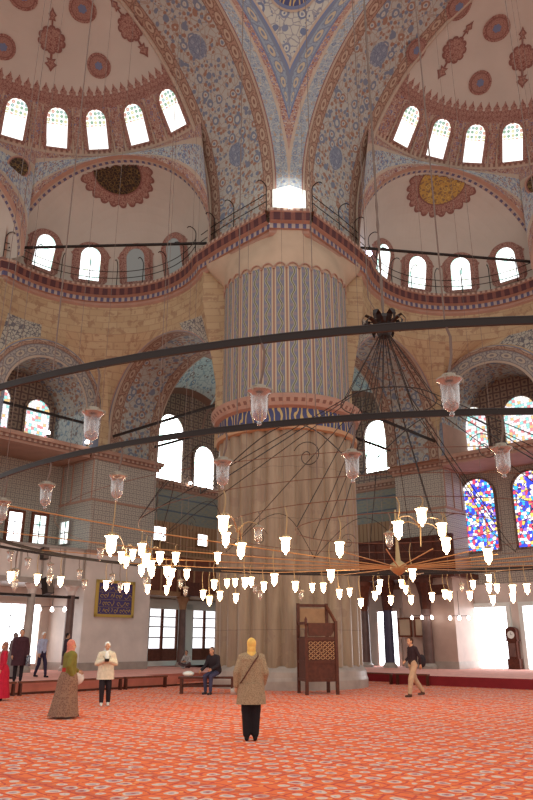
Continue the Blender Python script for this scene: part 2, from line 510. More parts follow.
PLAT = .34
for k, (bay, edge, nm, lab) in enumerate(((BL, 3.3, 'platform_floor', 'raised pink carpeted platform behind the low barrier, under the gallery with white parapet'),
                                          (BR, 4.0, 'platform_floor', 'raised pale carpeted platform before the tall white doors, with crimson edge'))):
    mb = MB()
    mb.bbox(bay, 3.0 if k == 0 else 2.2, 30, edge + .0, 14.6, .0, PLAT, 0)
    mb.bbox(bay, -14.4, 3.0 if k == 0 else 2.2, 5.2, 14.6, .0, PLAT, 0)
    mb.bbox(bay, 3.0 if k == 0 else 2.2, 30, edge - .05, edge + .02, .0, PLAT + .015, 1 if k else 2)
    mb.bbox(bay, -14.4, 3.0 if k == 0 else 2.2, 5.15, 5.22, .0, PLAT + .015, 1 if k else 2)
    mb.bbox(bay, -14.4, 30, edge - .08, edge - .04, 0, .07, 3) if k == 0 else None
    S(mb.build(nm, [M['carpet_pink'], M['carpet_edge'], M['carpet_drape'], M['wood']]), lab, 'floor')

# ================================================================= great pier
PR = 2.98
pier = empty('pier_column', PP, kind='structure')
S(pier, 'huge fluted marble pier with blue script frieze and painted ribbons above', 'column')
mb = MB()
nfl = 28
def flute(u, r, d):
    return r - d * abs(math.sin(nfl * u / 2)) ** .6 * 0 - d * (1 - abs(math.cos(nfl * u / 2)) ** .7)
us = [2 * PI * k / (nfl * 10) for k in range(nfl * 10)]
mb.grid(lambda u, z: PP + V((flute(u, PR, .2) * math.cos(u), flute(u, PR, .2) * math.sin(u), z)), us, [.75, 2, 4, 6, 8, 9.75], 0,
        uvf=lambda u, z: (u * PR, z), closed=True)
mb.build('fluted_shaft', M['pier_marble'], pier, smooth=True)
mb = MB()
mb.lathe([(3.14, 0), (3.14, .3), (3.1, .42), (3.08, .6), (3.02, .68), (2.9, .8)], PP, 96)
mb.build('base_moulding', M['grey_marble'], pier, smooth=False)
mb = MB()
mb.lathe([(2.9, 9.7), (3.1, 9.74), (3.12, 9.9), (3.02, 9.94)], PP, 96, 0)
mb.build('gold_bead', M['tan_line'], pier)
mb = MB()
us = [2 * PI * k / 96 for k in range(96)]
mb.grid(lambda u, z: PP + V((3.03 * math.cos(u), 3.03 * math.sin(u), z)), us, [9.92, 10.62], 0, uvf=lambda u, z: (u * 3.03, z), closed=True)
mb.build('script_frieze', M['script_band'], pier, smooth=True)
mb = MB()
mb.grid(lambda u, j: PP + V((j[0] * math.cos(u), j[0] * math.sin(u), j[1])), us,
        [(3.02, 10.6), (3.2, 10.68), (3.24, 10.82), (3.34, 10.95), (3.36, 11.12), (3.2, 11.2), (2.85, 11.24)],
        lambda i, j: 1 if j == 2 else 0, uvf=lambda u, j: (u * 3.2, j[1]), closed=True)
mb.build('ring_moulding', [M['pink_trim'], M['dent_pink']], pier)
mb = MB()
PU = 2.86
us2 = [2 * PI * k / 240 for k in range(240)]
mb.grid(lambda u, j: PP + V((PU * math.cos(u), PU * math.sin(u), j)), us2, [11.2, 12, 13, 14, 15, 16, 17.2], 0, uvf=lambda u, z: (u * 2.7, z), closed=True)
mb.build('painted_shaft', M['pier_paint'], pier, smooth=True)
# scalloped heads of the ribbons and the flare to the corner of the square
mb = MB()
nrib = int(2 * PI * 2.7 / .53)
for k in range(nrib):
    a0 = 2 * PI * (k + .5) / nrib * (nrib * .53 / (2 * PI * 2.7))
    pts = [PP + V(((PU + .03) * math.cos(a0 + .09 * math.cos(t)), (PU + .03) * math.sin(a0 + .09 * math.cos(t)), 17.1 + .28 * math.sin(t))) for t in lin(0, PI, 9)]
    mb.tube(pts, .035, 5)
mb.build('scallop_edging', M['pink_trim'], pier)


def corner_outline(ang):
    """distance from the pier axis, in direction ang of the (a,b) plane, of the square corner's outline"""
    d = V((math.cos(ang), math.sin(ang)))
    best = 1e9
    for nx, ny, c in ((1, 0, 2.35), (0, 1, 2.35), (.7071, .7071, 2.75)):
        k = d.x * nx + d.y * ny
        if k > 1e-6: best = min(best, c / k)
    return min(best, 3.9)


mb = MB()
angs = lin(R_(-62), R_(152), 108)
def flare(u, t):
    r0, r1 = PU - .01, corner_outline(u)
    z = 17.0 + 2.3 * t
    s = max(0, (t - .25) / .75); s = s * s * (3 - 2 * s)
    r = r0 + (r1 - r0) * s
    return Wab(r * math.cos(u), r * math.sin(u), z)
mb.grid(flare, angs, lin(0, 1, 9), 0, uvf=lambda u, t: (u * 2.8, t * 2.3))
mb.build('corner_flare', M['pier_plaster'], pier, smooth=True)

# ================================================================= great arches
ZS, RA, H_ = 21.3, 9.9, 12.4
TF, TB = 1.6, 2.7
def arch_pt(t):
    """t in metres along the intrados from the cornice (z=19.8)"""
    if t < ZS - 19.8: return (H_ - RA, 19.8 + t)
    a = (t - (ZS - 19.8)) / RA
    return (H_ - RA * math.cos(a), ZS + RA * math.sin(a))
TL = lin(0, ZS - 19.8 + RA * R_(178), 90)
SOFF = [(-TF, -TF + .12, 'cream_trim'), (-TF + .12, -TF + .72, 'red_band'), (-TF + .72, TB - .72, 'soffit'), (TB - .72, TB - .12, 'red_band'), (TB - .12, TB, 'cream_trim')]
for bay, which in ((BL, 'medallion of dark paint'), (BR, 'medallion of gold script')):
    mats = ['cream_trim', 'red_band', 'soffit', 'roundel_blue']
    mb = MB()
    for o0, o1, mn in SOFF:
        mb.grid(lambda t, o: bay(arch_pt(t)[0], o, arch_pt(t)[1]), TL, [o0, o1], mats.index(mn), uvf=lambda t, o, o0=o0: (o - o0, t))
    # blue roundels with lettering scattered over the broad band
    for t0 in (4.2, 9.6, 15.5):
        l, z = arch_pt(t0)
        aa = (t0 - 1.5) / RA
        tng = bay.dirv(math.sin(aa), 0, math.cos(aa)); nrm = bay.dirv(math.cos(aa), 0, -math.sin(aa)); od = bay.dirv(0, 1, 0)
        cpt = bay(l, .55, z) + nrm * .015
        mb.face([cpt + tng * .58 * math.cos(q) + od * .5 * math.sin(q) for q in lin(0, 2 * PI, 25)[:-1]], 3, [(.3 + .3 * math.cos(q), .35 + .35 * math.sin(q)) for q in lin(0, 2 * PI, 25)[:-1]])
    S(mb.build('great_arch_beam', [M[x] for x in mats], smooth=False), 'broad flowered underside of the great arch before the half dome with ' + which, 'arch')
    # outer face of the arch, hidden side
    # rim moulding at the meeting with the half dome
    mb = MB()
    mb.tube([bay(arch_pt(t)[0] + .02, TB, arch_pt(t)[1]) for t in TL[::2]], .09, 6)
    S(mb.build('trim_arch_edge', M['cream_trim'], smooth=True), 'thin pale moulding where the great arch meets the half dome with ' + which, 'trim')

# ================================================================= pendentive
HS = H_ - TF * 1.0
RPD = math.sqrt(HS * HS + RA * RA)
def pend(z, q):
    """q in -1..1 across"""
    zz = max(z, ZS)
    rho = math.sqrt(max(RPD * RPD - (zz - ZS) ** 2, 1))
    al = math.acos(min(1, HS / rho)); dm = max(PI / 4 - al, 0) if True else 0
    ang = PI / 4 + q * (PI / 4 - al)
    return rho, ang, (PI / 4 - al)
mb = MB()
zs = lin(19.8, ZS + RA - .3, 60)
# columns at fixed distance from the edges so that the borders keep their width
BW = [0, .06, .62, .76, 1.06, 1.12, 1.82, 1.92, 2.06]
bm = ['ornament_dark', 'blue_flowers', 'cream_trim', 'red_floral', 'ornament_blue', 'blue_band', 'ornament_blue', 'cream_trim', 'tri_blossom']
bmats = ['cream_trim', 'blue_band', 'red_floral', 'ornament_dark', 'blue_flowers', 'ornament_blue', 'tri_blossom']
def half_w(z):
    rho = math.sqrt(RPD * RPD - (max(z, ZS) - ZS) ** 2); return (PI / 4 - math.acos(min(1, HS / rho))) * rho
for sgn in (-1, 1):
    for i in range(len(BW)):
        d0 = BW[i]; d1 = BW[i + 1] if i + 1 < len(BW) else 99
        vs_ = []
        def fn(z, k, d0=d0, d1=d1, sgn=sgn):
            zz = max(z, ZS)
            rho = math.sqrt(RPD * RPD - (zz - ZS) ** 2)
            half = (PI / 4 - math.acos(min(1, HS / rho))) * rho
            d = min(half, d0 + (d1 - d0) * k if d1 < 90 else d0 + max(0, half - d0) * k)
            ang = PI / 4 + sgn * (half - d) / rho
            return Wab(H_ - rho * math.cos(ang), H_ - rho * math.sin(ang), z)
        ks = [0, 1] if d1 < 90 else lin(0, 1, 8)
        mb.grid(fn, zs, ks, bmats.index(bm[i]), uvf=(lambda z, k, d0=d0, d1=d1: ((d1 - d0) * k, z * 1.1)) if d1 < 90 else (lambda z, k, sgn=sgn: (sgn * max(0, half_w(z) - 2.06) * (1 - k), z * 1.15)))
# roundel high in the middle of the pendentive
for r, mn, dd in ((1.25, 'cream_trim', .03), (1.15, 'ornament_blue', .05), (1.0, 'script_band', .07), (.35, 'gold', .09)):
    def pr(x, y):
        rho = math.sqrt(RPD * RPD - (30.1 + y * .75 - ZS) ** 2); ang = PI / 4 + x / rho
        return Wab(H_ - (rho - dd) * math.cos(ang), H_ - (rho - dd) * math.sin(ang), 30.1 + y * .75)
    if mn not in bmats: bmats.append(mn)
    mb.face([pr(r * math.cos(q), r * math.sin(q)) for q in lin(0, 2 * PI, 33)[:-1]], bmats.index(mn), [(r * math.cos(q), r * math.sin(q)) for q in lin(0, 2 * PI, 33)[:-1]])
S(mb.build('pendentive_ceiling', [M[x] for x in bmats], smooth=False), 'narrow blue and cream pendentive rising from the great pier between two arches', 'ceiling')
# foot of the pendentive, a sunlit patch put in as white colour
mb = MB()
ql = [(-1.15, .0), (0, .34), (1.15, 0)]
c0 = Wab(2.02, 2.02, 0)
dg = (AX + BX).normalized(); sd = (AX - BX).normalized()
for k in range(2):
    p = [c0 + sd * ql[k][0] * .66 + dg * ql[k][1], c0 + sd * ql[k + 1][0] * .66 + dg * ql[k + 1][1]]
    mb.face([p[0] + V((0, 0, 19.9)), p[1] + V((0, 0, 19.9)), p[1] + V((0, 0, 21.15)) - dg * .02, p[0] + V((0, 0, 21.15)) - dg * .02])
S(mb.build('pendentive_foot_wall', M['white_plaster']), 'foot of the pendentive on top of the great pier, sunlight put in as white', 'wall')

# ================================================================= half domes
CZ = (H_, TB, ZS)
def sd_pt(bay, th, z, inset=0.0):
    r = math.sqrt(max((RA) ** 2 - (z - ZS) ** 2, 0)) - inset
    return bay(H_ - r * math.cos(th), TB + r * math.sin(th), z)
def sd_el(bay, th, el, inset=0.0):
    r = RA - inset
    return bay(H_ - r * math.cos(el) * math.cos(th), TB + r * math.cos(el) * math.sin(th), ZS + r * math.sin(el))
def decal(mb, fn, u0, v0, su, sv, outline, mat, uvk=1.0):
    """painted patch: outline in metres on a (u,v) surface around (u0,v0)"""
    pts = [fn(u0 + x * su, v0 + y * sv) for x, y in outline]
    c = fn(u0, v0)
    b = len(mb.v); mb.v.append(tuple(c)); mb.v += [tuple(p) for p in pts]; n = len(pts)
    for k in range(n):
        mb.f.append((b, b + 1 + k, b + 1 + (k + 1) % n)); mb.m.append(mat)
        mb.uv.append([(0, 0), (outline[k][0] * uvk, outline[k][1] * uvk), (outline[(k + 1) % n][0] * uvk, outline[(k + 1) % n][1] * uvk)])
def circ(r, n=24): return [(r * math.cos(2 * PI * k / n), r * math.sin(2 * PI * k / n)) for k in range(n)]
def scallop(r, d, lobes, n=6):
    out = []
    for k in range(lobes * n):
        a = 2 * PI * k / (lobes * n); rr = r + d * abs(math.sin(lobes * a / 2)) ** .5
        out.append((rr * math.cos(a), rr * math.sin(a)))
    return out
def spear(h, w): return [(0, h), (w * .35, h * .55), (w, h * .1), (w * .45, -h * .15), (w * .8, -h * .6), (0, -h * .45), (-w * .8, -h * .6), (-w * .45, -h * .15), (-w, h * .1), (-w * .35, h * .55)]
EL0 = math.asin((26.2 - ZS) / RA)      # foot of the window drum
ELW1 = math.asin((28.12 - ZS) / RA)    # head of the window zone
SDW = {BL: [5.8, 22.6, 38.6, 53.8, 69.2, 83.8, 98.4, 113, 127.6], BR: [12.6, 28.4, 43.6, 58.6, 73.4, 88, 102.6, 117.2]}
wn = [0]

def window(fr_fn, w, h, pane, framemat, frame_w, label, cat='window', arch=True, depth=.05, bars=0, group=None):
    """fr_fn() -> origin (bottom middle), right, up, normal towards the room"""
    o, rt, up, nr = fr_fn
    wn[0] += 1
    root = empty('window_%d' % wn[0], o, label, cat, group, 'structure')
    def outline(w, h, n=14):
        if not arch: return [(-w / 2, 0), (w / 2, 0), (w / 2, h), (-w / 2, h)]
        r = w / 2
        return [(-r, 0), (r, 0)] + [(r * math.cos(t), h - r + r * math.sin(t)) for t in lin(0, PI, n)]
    P2 = lambda x, y, d: o + rt * x + up * y + nr * d
    a = outline(w, h); b = [(x * (1 + 2 * frame_w / w), y if y <= 0 else (y - 0) + (frame_w * (y / h))) for x, y in a]
    b[0] = (b[0][0], -frame_w * .6); b[1] = (b[1][0], -frame_w * .6)
    mb = MB(); mb.face([P2(x, y, .03) for x, y in a], 0, [(x, y) for x, y in a]); mb.build('pane', M[pane], root)
    mb = MB(); n = len(a)
    for k in range(n):
        k2 = (k + 1) % n
        mb.face([P2(*a[k], depth), P2(*a[k2], depth), P2(*b[k2], depth), P2(*b[k], depth)], 0, [(a[k][0], a[k][1]), (a[k2][0], a[k2][1]), (b[k2][0], b[k2][1]), (b[k][0], b[k][1])])
        mb.face([P2(*a[k], depth), P2(*a[k2], depth), P2(*a[k2], .0), P2(*a[k], .0)], 0)
        mb.face([P2(*b[k], depth), P2(*b[k2], depth), P2(*b[k2], -.05), P2(*b[k], -.05)], 0)
    mb.build('frame', M[framemat], root)
    if bars:
        mb = MB()
        for k in range(1, bars + 1):
            y = h * k / (bars + 1); mb.obox(P2(0, y, .05), rt * w / 2, up * .02, nr * .015)
        mb.obox(P2(0, h / 2, .05), rt * .02, up * h / 2, nr * .015)
        mb.build('glazing_bar', M['iron'], root)
    return root
ORD = ['first', 'second', 'third', 'fourth', 'fifth', 'sixth', 'seventh', 'eighth', 'ninth', 'tenth', 'eleventh']

for bay, which in ((BL, 'dark medallion'), (BR, 'gold script medallion')):
    mats = ['plaster', 'ornament', 'cream_trim', 'ornament_dark', 'red_floral', 'ornament_blue', 'dent_pink']
    mb = MB()
    ths = lin(R_(0), R_(180), 120)
    els = [EL0, EL0 + .012, EL0 + .03] + lin(ELW1, ELW1 + .025, 2) + lin(ELW1 + .04, PI / 2 - .02, 22)
    def mt(i, j):
        if j == 0: return 2
        if j == 1: return 6
        if j == 2: return 4
        if j == 3: return 1
        return 0
    mb.grid(lambda th, el: sd_el(bay, th, el), ths, els, mt, uvf=lambda th, el: (th * 9, el * RA))
    # crenellated fleur band
    fn = lambda th, el: sd_el(bay, th, el, .02)
    nf = 46
    for k in range(nf):
        th = R_(1.5) + R_(177) * k / nf
        su, sv = 1 / (RA * math.cos(ELW1 + .09)), 1 / RA
        decal(mb, fn, th, ELW1 + .05, su, sv, [(-.33, -.25), (.33, -.25), (.28, .06), (.14, .10), (.18, .22), (.09, .34), (0, .56), (-.09, .34), (-.18, .22), (-.14, .10), (-.28, .06)], 1)
    # red panels between the windows are the drum itself; dark outlines beside them
    for th in SDW[bay]:
        for s in (-1, 1):
            su = 1 / (RA * math.cos(EL0 + .1))
            decal(mb, fn, R_(th) + s * R_(5.9), (EL0 + ELW1) / 2, su, 1 / RA, [(-.05, -1.2), (.05, -1.2), (.05, 1.15), (-.05, 1.15)], 2)
    # painted medallions
    fn = lambda th, el: sd_el(bay, th, el, .03)
    if bay is BL: rd, pd = [33, 81, 129], [6, 57.5, 106]
    else: rd, pd = [-4, 41, 87, 134], [17.6, 63, 110]
    for th in rd:
        for z, r in ((29.4, .62), (30.62, .68), (31.0, 0)):
            if not r: continue
            el = math.asin((z - ZS) / RA); su, sv = 1 / (RA * math.cos(el)), 1 / RA
            decal(mb, fn, R_(th), el, su, sv, circ(r), 1, 1); decal(mb, lambda a, b: sd_el(bay, a, b, .045), R_(th), el, su, sv, circ(r * .82), 3, 1)
            decal(mb, lambda a, b: sd_el(bay, a, b, .06), R_(th), el, su, sv, circ(r * .74), 1, 3); decal(mb, lambda a, b: sd_el(bay, a, b, .07), R_(th), el, su, sv, scallop(r * .25, .05, 6), 5)
    for th in pd:
        el = math.asin((30.0 - ZS) / RA); su, sv = 1 / (RA * math.cos(el)), 1 / RA
        decal(mb, fn, R_(th), el, su, sv, scallop(.58, .1, 10), 3); decal(mb, lambda a, b: sd_el(bay, a, b, .045), R_(th), el, su, sv, scallop(.48, .1, 10), 1)
        for s in (1, -1):
            decal(mb, fn, R_(th), el + s * 1.12 / RA, su, sv, spear(.42 * s, .26), 3)
            decal(mb, lambda a, b: sd_el(bay, a, b, .045), R_(th), el + s * 1.12 / RA, su, sv, spear(.3 * s, .17), 1)
            decal(mb, fn, R_(th), el + s * .72 / RA, su, sv, [(-.05, -.2), (.05, -.2), (.05, .2), (-.05, .2)], 3)
    S(mb.build('half_dome_ceiling', [M[x] for x in mats], smooth=False), 'pale half dome painted with red medallions above the small dome with ' + which, 'ceiling')
    for i, th in enumerate(SDW[bay]):
        if not (-8 < th < 112): continue
        t = R_(th)
        o = sd_el(bay, t, EL0 + .035, .0); e2 = sd_el(bay, t, EL0 + .25, 0)
        up = (e2 - o).normalized(); rt = (sd_el(bay, t + .02, EL0 + .03) - sd_el(bay, t - .02, EL0 + .03)).normalized(); nr = rt.cross(up)
        cc = bay(*CZ)
        if nr.dot(cc - o) < 0: nr = -nr
        window((o + nr * .04, rt, up, nr), 1.05, 1.95, 'pane_head', 'ornament', .16,
               '%s arched window from the great pier, in the ring below the half dome over the %s' % (ORD[i], which))

# ================================================================= small domes (exedrae) with their arches and spandrels
EC = (6.7, 6.2, 20.0); RE = 5.5; SPL = 1.5
EN = (-.852, .523); ET = (.523, .852)
RIM = math.sqrt(RE * RE - SPL * SPL)
def ex_local(bay, cx, co, nl, no, tl, to, s, t, z): return bay(cx + nl * s + tl * t, co + no * s + to * t, z)
def exedra(bay, cx, co, nl, no, tl, to, half, which, full=True):
    f = lambda s, t, z: ex_local(bay, cx, co, nl, no, tl, to, s, t, z)
    k = half / RIM
    Rr, sp = RE * k, SPL * k
    rim = half
    mats = ['plaster', 'medallion_dark', 'ornament', 'ornament_dark', 'cream_trim', 'red_floral', 'blue_floral', 'gold', 'dent_blue', 'pink_trim', 'gold_disc']
    mb = MB()
    a0 = math.acos(sp / Rr)
    def sp_pt(psi, al, ins=0.0):  # al: angle from the outward axis, psi: 0..pi around it
        r = Rr - ins
        return f(r * math.cos(al), r * math.sin(al) * math.cos(psi), 20.0 + r * math.sin(al) * math.sin(psi))
    mb.grid(sp_pt, lin(0, PI, 49), lin(0.0, a0, 16), 0, uvf=lambda p, a: (p * 4, a * Rr))
    # zenith medallion
    def zen(az, pol, ins):
        r = Rr - ins
        return f(r * math.sin(pol) * math.cos(az), r * math.sin(pol) * math.sin(az), 20.0 + r * math.cos(pol))
    gold = which.startswith('gold')
    T0 = R_(21)
    def mpt(rad, a, ins):
        # small circle about the direction tilted T0 outwards from the zenith
        r = Rr - ins
        d0 = V((math.sin(T0), 0, math.cos(T0))); e1 = V((math.cos(T0), 0, -math.sin(T0))); e2 = V((0, 1, 0))
        d = d0 * math.cos(rad) + (e1 * math.cos(a) + e2 * math.sin(a)) * math.sin(rad)
        return d, f(r * d.x, r * d.y, 20.0 + r * d.z)
    def disc(r0, r1, ins, mat, lob=0, d=0):
        az = lin(0, 2 * PI, 121); rr = lin(0, 1, 7)
        lim = lambda a: r1 + (d * abs(math.sin(lob * a / 2)) ** .5 if lob else 0)
        for i in range(120):
            for j in range(6):
                q = [mpt(r0 + (lim(a) - r0) * t, a, ins) for a, t in ((az[i], rr[j]), (az[i + 1], rr[j]), (az[i + 1], rr[j + 1]), (az[i], rr[j + 1]))]
                if min(k_[0].x for k_ in q) * Rr < sp + .04: continue
                mb.face([k_[1] for k_ in q], mat, [(k_[0].x * Rr, k_[0].y * Rr) for k_ in q])
    disc(0, R_(18), .02, 3, 22, R_(3.4)); disc(0, R_(17.6), .035, 2, 22, R_(2.4))
    if gold:
        disc(0, R_(14), .05, 3); disc(0, R_(13.2), .065, 10)
    else:
        disc(0, R_(14), .05, 3); disc(0, R_(13.2), .065, 1)
    # arch rim: three painted bands stepping forward
    bands = [(0, .05, 4), (.05, .30, 8), (.30, .42, 4), (.42, .80, 9)]
    psis = lin(0, PI, 61)
    for d0, d1, mt in bands:
        mb.grid(lambda p, d: f(sp - d * .55, (rim + d * .18) * math.cos(p), 20.0 + (rim + d * .18) * math.sin(p)), psis, [d0, d1], mt, uvf=lambda p, d: (p * rim, d))
    # spandrels up to the foot of the window drum
    Rout = rim + .8 * .18; sO = sp - .44
    def ringpt(bay, p):
        q = V((cx + nl * sO + tl * Rout * math.cos(p), co + no * sO + to * Rout * math.cos(p)))
        d = V((q.x - H_, q.y - TB)); r = math.sqrt(RA ** 2 - (26.2 - ZS) ** 2)
        d = d.normalized() * r
        return V((H_ + d.x, TB + d.y))
    def span(p, t):
        a = (cx + nl * sO + tl * Rout * math.cos(p), co + no * sO + to * Rout * math.cos(p), 20.0 + Rout * math.sin(p))
        b = ringpt(bay, p)
        x = (a[0] + (b.x - a[0]) * t, a[1] + (b.y - a[1]) * t, a[2] + (26.2 - a[2]) * t)
        return bay(*x)
    mb.grid(span, psis, [0, .2, .28, .74, .84, 1.0], lambda i, j: [5, 4, 6, 4, 5][j], uvf=lambda p, t: (p * rim, t * 5 * (1 - abs(math.sin(p)) * .8)))
    if full:
        rg = math.sqrt(RA ** 2 - (26.2 - ZS) ** 2)
        def gapf(z, k):
            la = H_ - math.sqrt(RA ** 2 - max(0, z - ZS) ** 2) if z > ZS else H_ - RA
            t = min(1, max(0, (z - 20) / 6.2)); q = span(PI, t)
            return bay(la, TB, z).lerp(q, k)
        mb.grid(gapf, lin(20.0, 26.2, 9), [0, 1], 5, uvf=lambda z, k: (k, z))
        for th, z in ((R_(65.6), 24.85),):
            c = sd_pt(bay, th, z, .75); u_ = (sd_pt(bay, th + .03, z) - sd_pt(bay, th - .03, z)).normalized(); w_ = (sd_pt(bay, th, z + .2) - sd_pt(bay, th, z - .2)).normalized()
            nn = u_.cross(w_)
            if nn.dot(bay(H_, TB, 20) - c) < 0: nn = -nn
            for r, mt, dd in ((.60, 9, .06), (.52, 3, .08), (.46, 1, .1)):
                mb.face([c + u_ * r * math.cos(q) + w_ * r * math.sin(q) + nn * dd for q in lin(0, 2 * PI, 25)[:-1]], mt, [(r * math.cos(q), r * math.sin(q)) for q in lin(0, 2 * PI, 25)[:-1]])
    return mb, mats
for bay, which in ((BL, 'dark medallion'), (BR, 'gold script medallion')):
    mb, mats = exedra(bay, *EC[:2], *EN, *ET, RIM, which)
    S(mb.build('small_dome_ceiling', [M[x] for x in mats]), 'small white half dome with a scalloped %s behind a painted arch' % which, 'ceiling')
    # the next small dome along the curve, mostly out of view
    nl, no = 0.0, 1.0
    mb, mats = exedra(bay, H_, TB + 6.9, nl, no, 1.0, 0.0, 4.2, which, False)
    S(mb.build('small_dome_ceiling', [M[x] for x in mats]), 'next small half dome beside the one with the ' + which, 'ceiling')
    for i, az in enumerate((177, 149, 121, 93)):
        q = R_(az); el0 = R_(5)
        def ep(az, el, ins=0): return bay(EC[0] + (RE - ins) * math.cos(el) * math.cos(az), EC[1] + (RE - ins) * math.cos(el) * math.sin(az), EC[2] + (RE - ins) * math.sin(el))
        o = ep(q, el0); up = (ep(q, R_(22)) - o).normalized(); rt = (ep(q + .03, el0) - ep(q - .03, el0)).normalized(); nr = rt.cross(up)
        if nr.dot(bay(*EC) - o) < 0: nr = -nr
        dark = bay is BL and i < 2
        r = window((o + nr * .06, rt, up, nr), 1.05, 1.85, 'pane_dim' if dark else 'pane_pale', 'ornament', .3,
               '%s arched window from the great pier, inside the small dome with the %s%s' % (ORD[i], which, ', unlit and dull' if dark else ''))
        # spiked painted halo
        mb = MB()
        out = []
        for k in range(27):
            t = PI * k / 26; rr = .98 + (.12 if k % 2 else 0)
            out.append((rr * math.cos(t), 1.32 + rr * math.sin(t)))
        out = [(out[0][0], -.1)] + out + [(out[-1][0], -.1)]
        mb.face([o + rt * x + up * y + nr * .09 for x, y in out], 0, out)
        mb.build('painted_halo', M['ornament'], r)
        for ch in r.children:
            if ch.name.startswith('painted'): continue
            ch.matrix_parent_inverse = Matrix.Translation(nr * .06) @ ch.matrix_parent_inverse

# ================================================================= cornice
def cornice_path(ext=True):
    pts = [(2.38, -1.35), (2.34, -.6), (2.3, .8), (2.2, 2.2), (2.05, 3.3)]
    for ph in lin(R_(207), R_(76), 40): pts.append((6.9 + 5.5 * math.cos(ph), 6.2 + 5.5 * math.sin(ph)))
    for ph in lin(R_(168), R_(90), 16): pts.append((12.4 + 4.2 * math.cos(ph), 10.6 + 4.2 * math.sin(ph)))
    return pts
CP = cornice_path()
def sweep(mb, path, prof, bay, mt, off=0):
    """prof (projection, z): projection towards the room"""
    n = len(path); nor = []
    for i in range(n):
        a, b = path[max(i - 1, 0)], path[min(i + 1, n - 1)]
        t = V((b[0] - a[0], b[1] - a[1])).normalized(); nor.append(V((t.y, -t.x)))
    L = [0]
    for i in range(1, n): L.append(L[-1] + math.hypot(path[i][0] - path[i - 1][0], path[i][1] - path[i - 1][1]))
    mb.grid(lambda i, j: bay(path[i][0] + nor[i].x * prof[j][0], path[i][1] + nor[i].y * prof[j][0], prof[j][1]), list(range(n)), list(range(len(prof))),
            lambda i, j: mt[j], uvf=lambda i, j: (L[i], prof[j][1]))
    return nor, L
CPROF = [(0.0, 18.85), (.10, 18.95), (.10, 19.1), (.22, 19.12), (.22, 19.36), (.42, 19.42), (.46, 19.80), (.52, 19.84), (.52, 19.98), (-.4, 20.0)]
CMT = [0, 0, 0, 1, 0, 2, 0, 3, 4]
CMATS = ['pink_trim', 'dent_blue', 'dent_red', 'dent_pink', 'cream_trim']
tn = [0]
for bay, which in ((BL, 'dark medallion'), (BR, 'gold script medallion')):
    mb = MB(); sweep(mb, CP, CPROF, bay, CMT)
    # hanging stalactite brackets under the walk
    nor, L = None, None
    S(mb.build('trim_cornice', [M[x] for x in CMATS]), 'red and blue bracketed cornice running below the small dome with the ' + which, 'trim')
# short front face of the corner
mb = MB()
fr = [(2.38, 1.35), (1.35, 2.38)]
pa = [BL(2.38, -1.35, 0), BR(2.38, -1.35, 0)]
nrm = (AX + BX).normalized()
mb.grid(lambda k, j: pa[0].lerp(pa[1], k) + nrm * CPROF[j][0] + V((0, 0, CPROF[j][1])), lin(-.12, 1.12, 5), list(range(len(CPROF))), lambda i, j: CMT[j], uvf=lambda k, j: (k * 1.5, CPROF[j][1]))
S(mb.build('trim_cornice', [M[x] for x in CMATS]), 'short cornice face across the corner of the great pier', 'trim')

# guard rails on the cornice walk: one run per bay, one across the corner
def rail_run(bay, idx, label):
    pts = []
    for i in idx:
        a, b_ = CP[max(i - 1, 0)], CP[min(i + 1, len(CP) - 1)]
        t = V((b_[0] - a[0], b_[1] - a[1])).normalized(); pts.append((CP[i][0] + t.y * .42, CP[i][1] - t.x * .42))
    root = empty('guard_rail', bay(pts[0][0], pts[0][1], 20), label, 'railing')
    for z in (20.45, 20.85):
        mb = MB(); mb.tube([bay(x, y, z) for x, y in pts], .022, 5); mb.build('rail', M['iron'], root)
    d = 0; last = None
    for i, (x, y) in enumerate(pts):
        if last is None or math.hypot(x - last[0], y - last[1]) > 1.3:
            last = (x, y)
            mb = MB(); n = V((bay(6.9, 6.2, 0) - bay(x, y, 0))).normalized() if i > 3 else bay.dirv(1, 0, 0)
            p0 = bay(x, y, 19.98)
            mb.tube([p0, p0 + V((0, 0, 1.15))] + [p0 + V((0, 0, 1.15 + .25 * math.sin(t))) + n * .3 * (1 - math.cos(t)) for t in lin(.2, PI * .9, 7)], .025, 5)
            mb.build('hooked_post', M['iron'], root)
    return root
rail_run(BL, range(0, 5), 'iron guard rail with hooked posts beside the pendentive foot, dark medallion side')
rail_run(BR, range(0, 5), 'iron guard rail with hooked posts beside the pendentive foot, gold medallion side')
rail_run(BL, range(5, 46), 'iron guard rail curving below the small dome with the dark medallion')
rail_run(BR, range(5, 46), 'iron guard rail curving below the small dome with the gold script medallion')
for bay, which in ((BL, 'dark'), (BR, 'gold script')):
    mb = MB(); mb.obox((bay(1.9, 3.4, 20.65) + bay(8.4, 11.3, 20.65)) / 2, (bay(8.4, 11.3, 0) - bay(1.9, 3.4, 0)) / 2, V((0, 0, .05)), bay.dirv(.05, -.03))
    S(mb.build('tie_beam', M['iron']), 'long black iron tie beam crossing in front of the small dome with the %s medallion' % which, 'beam')
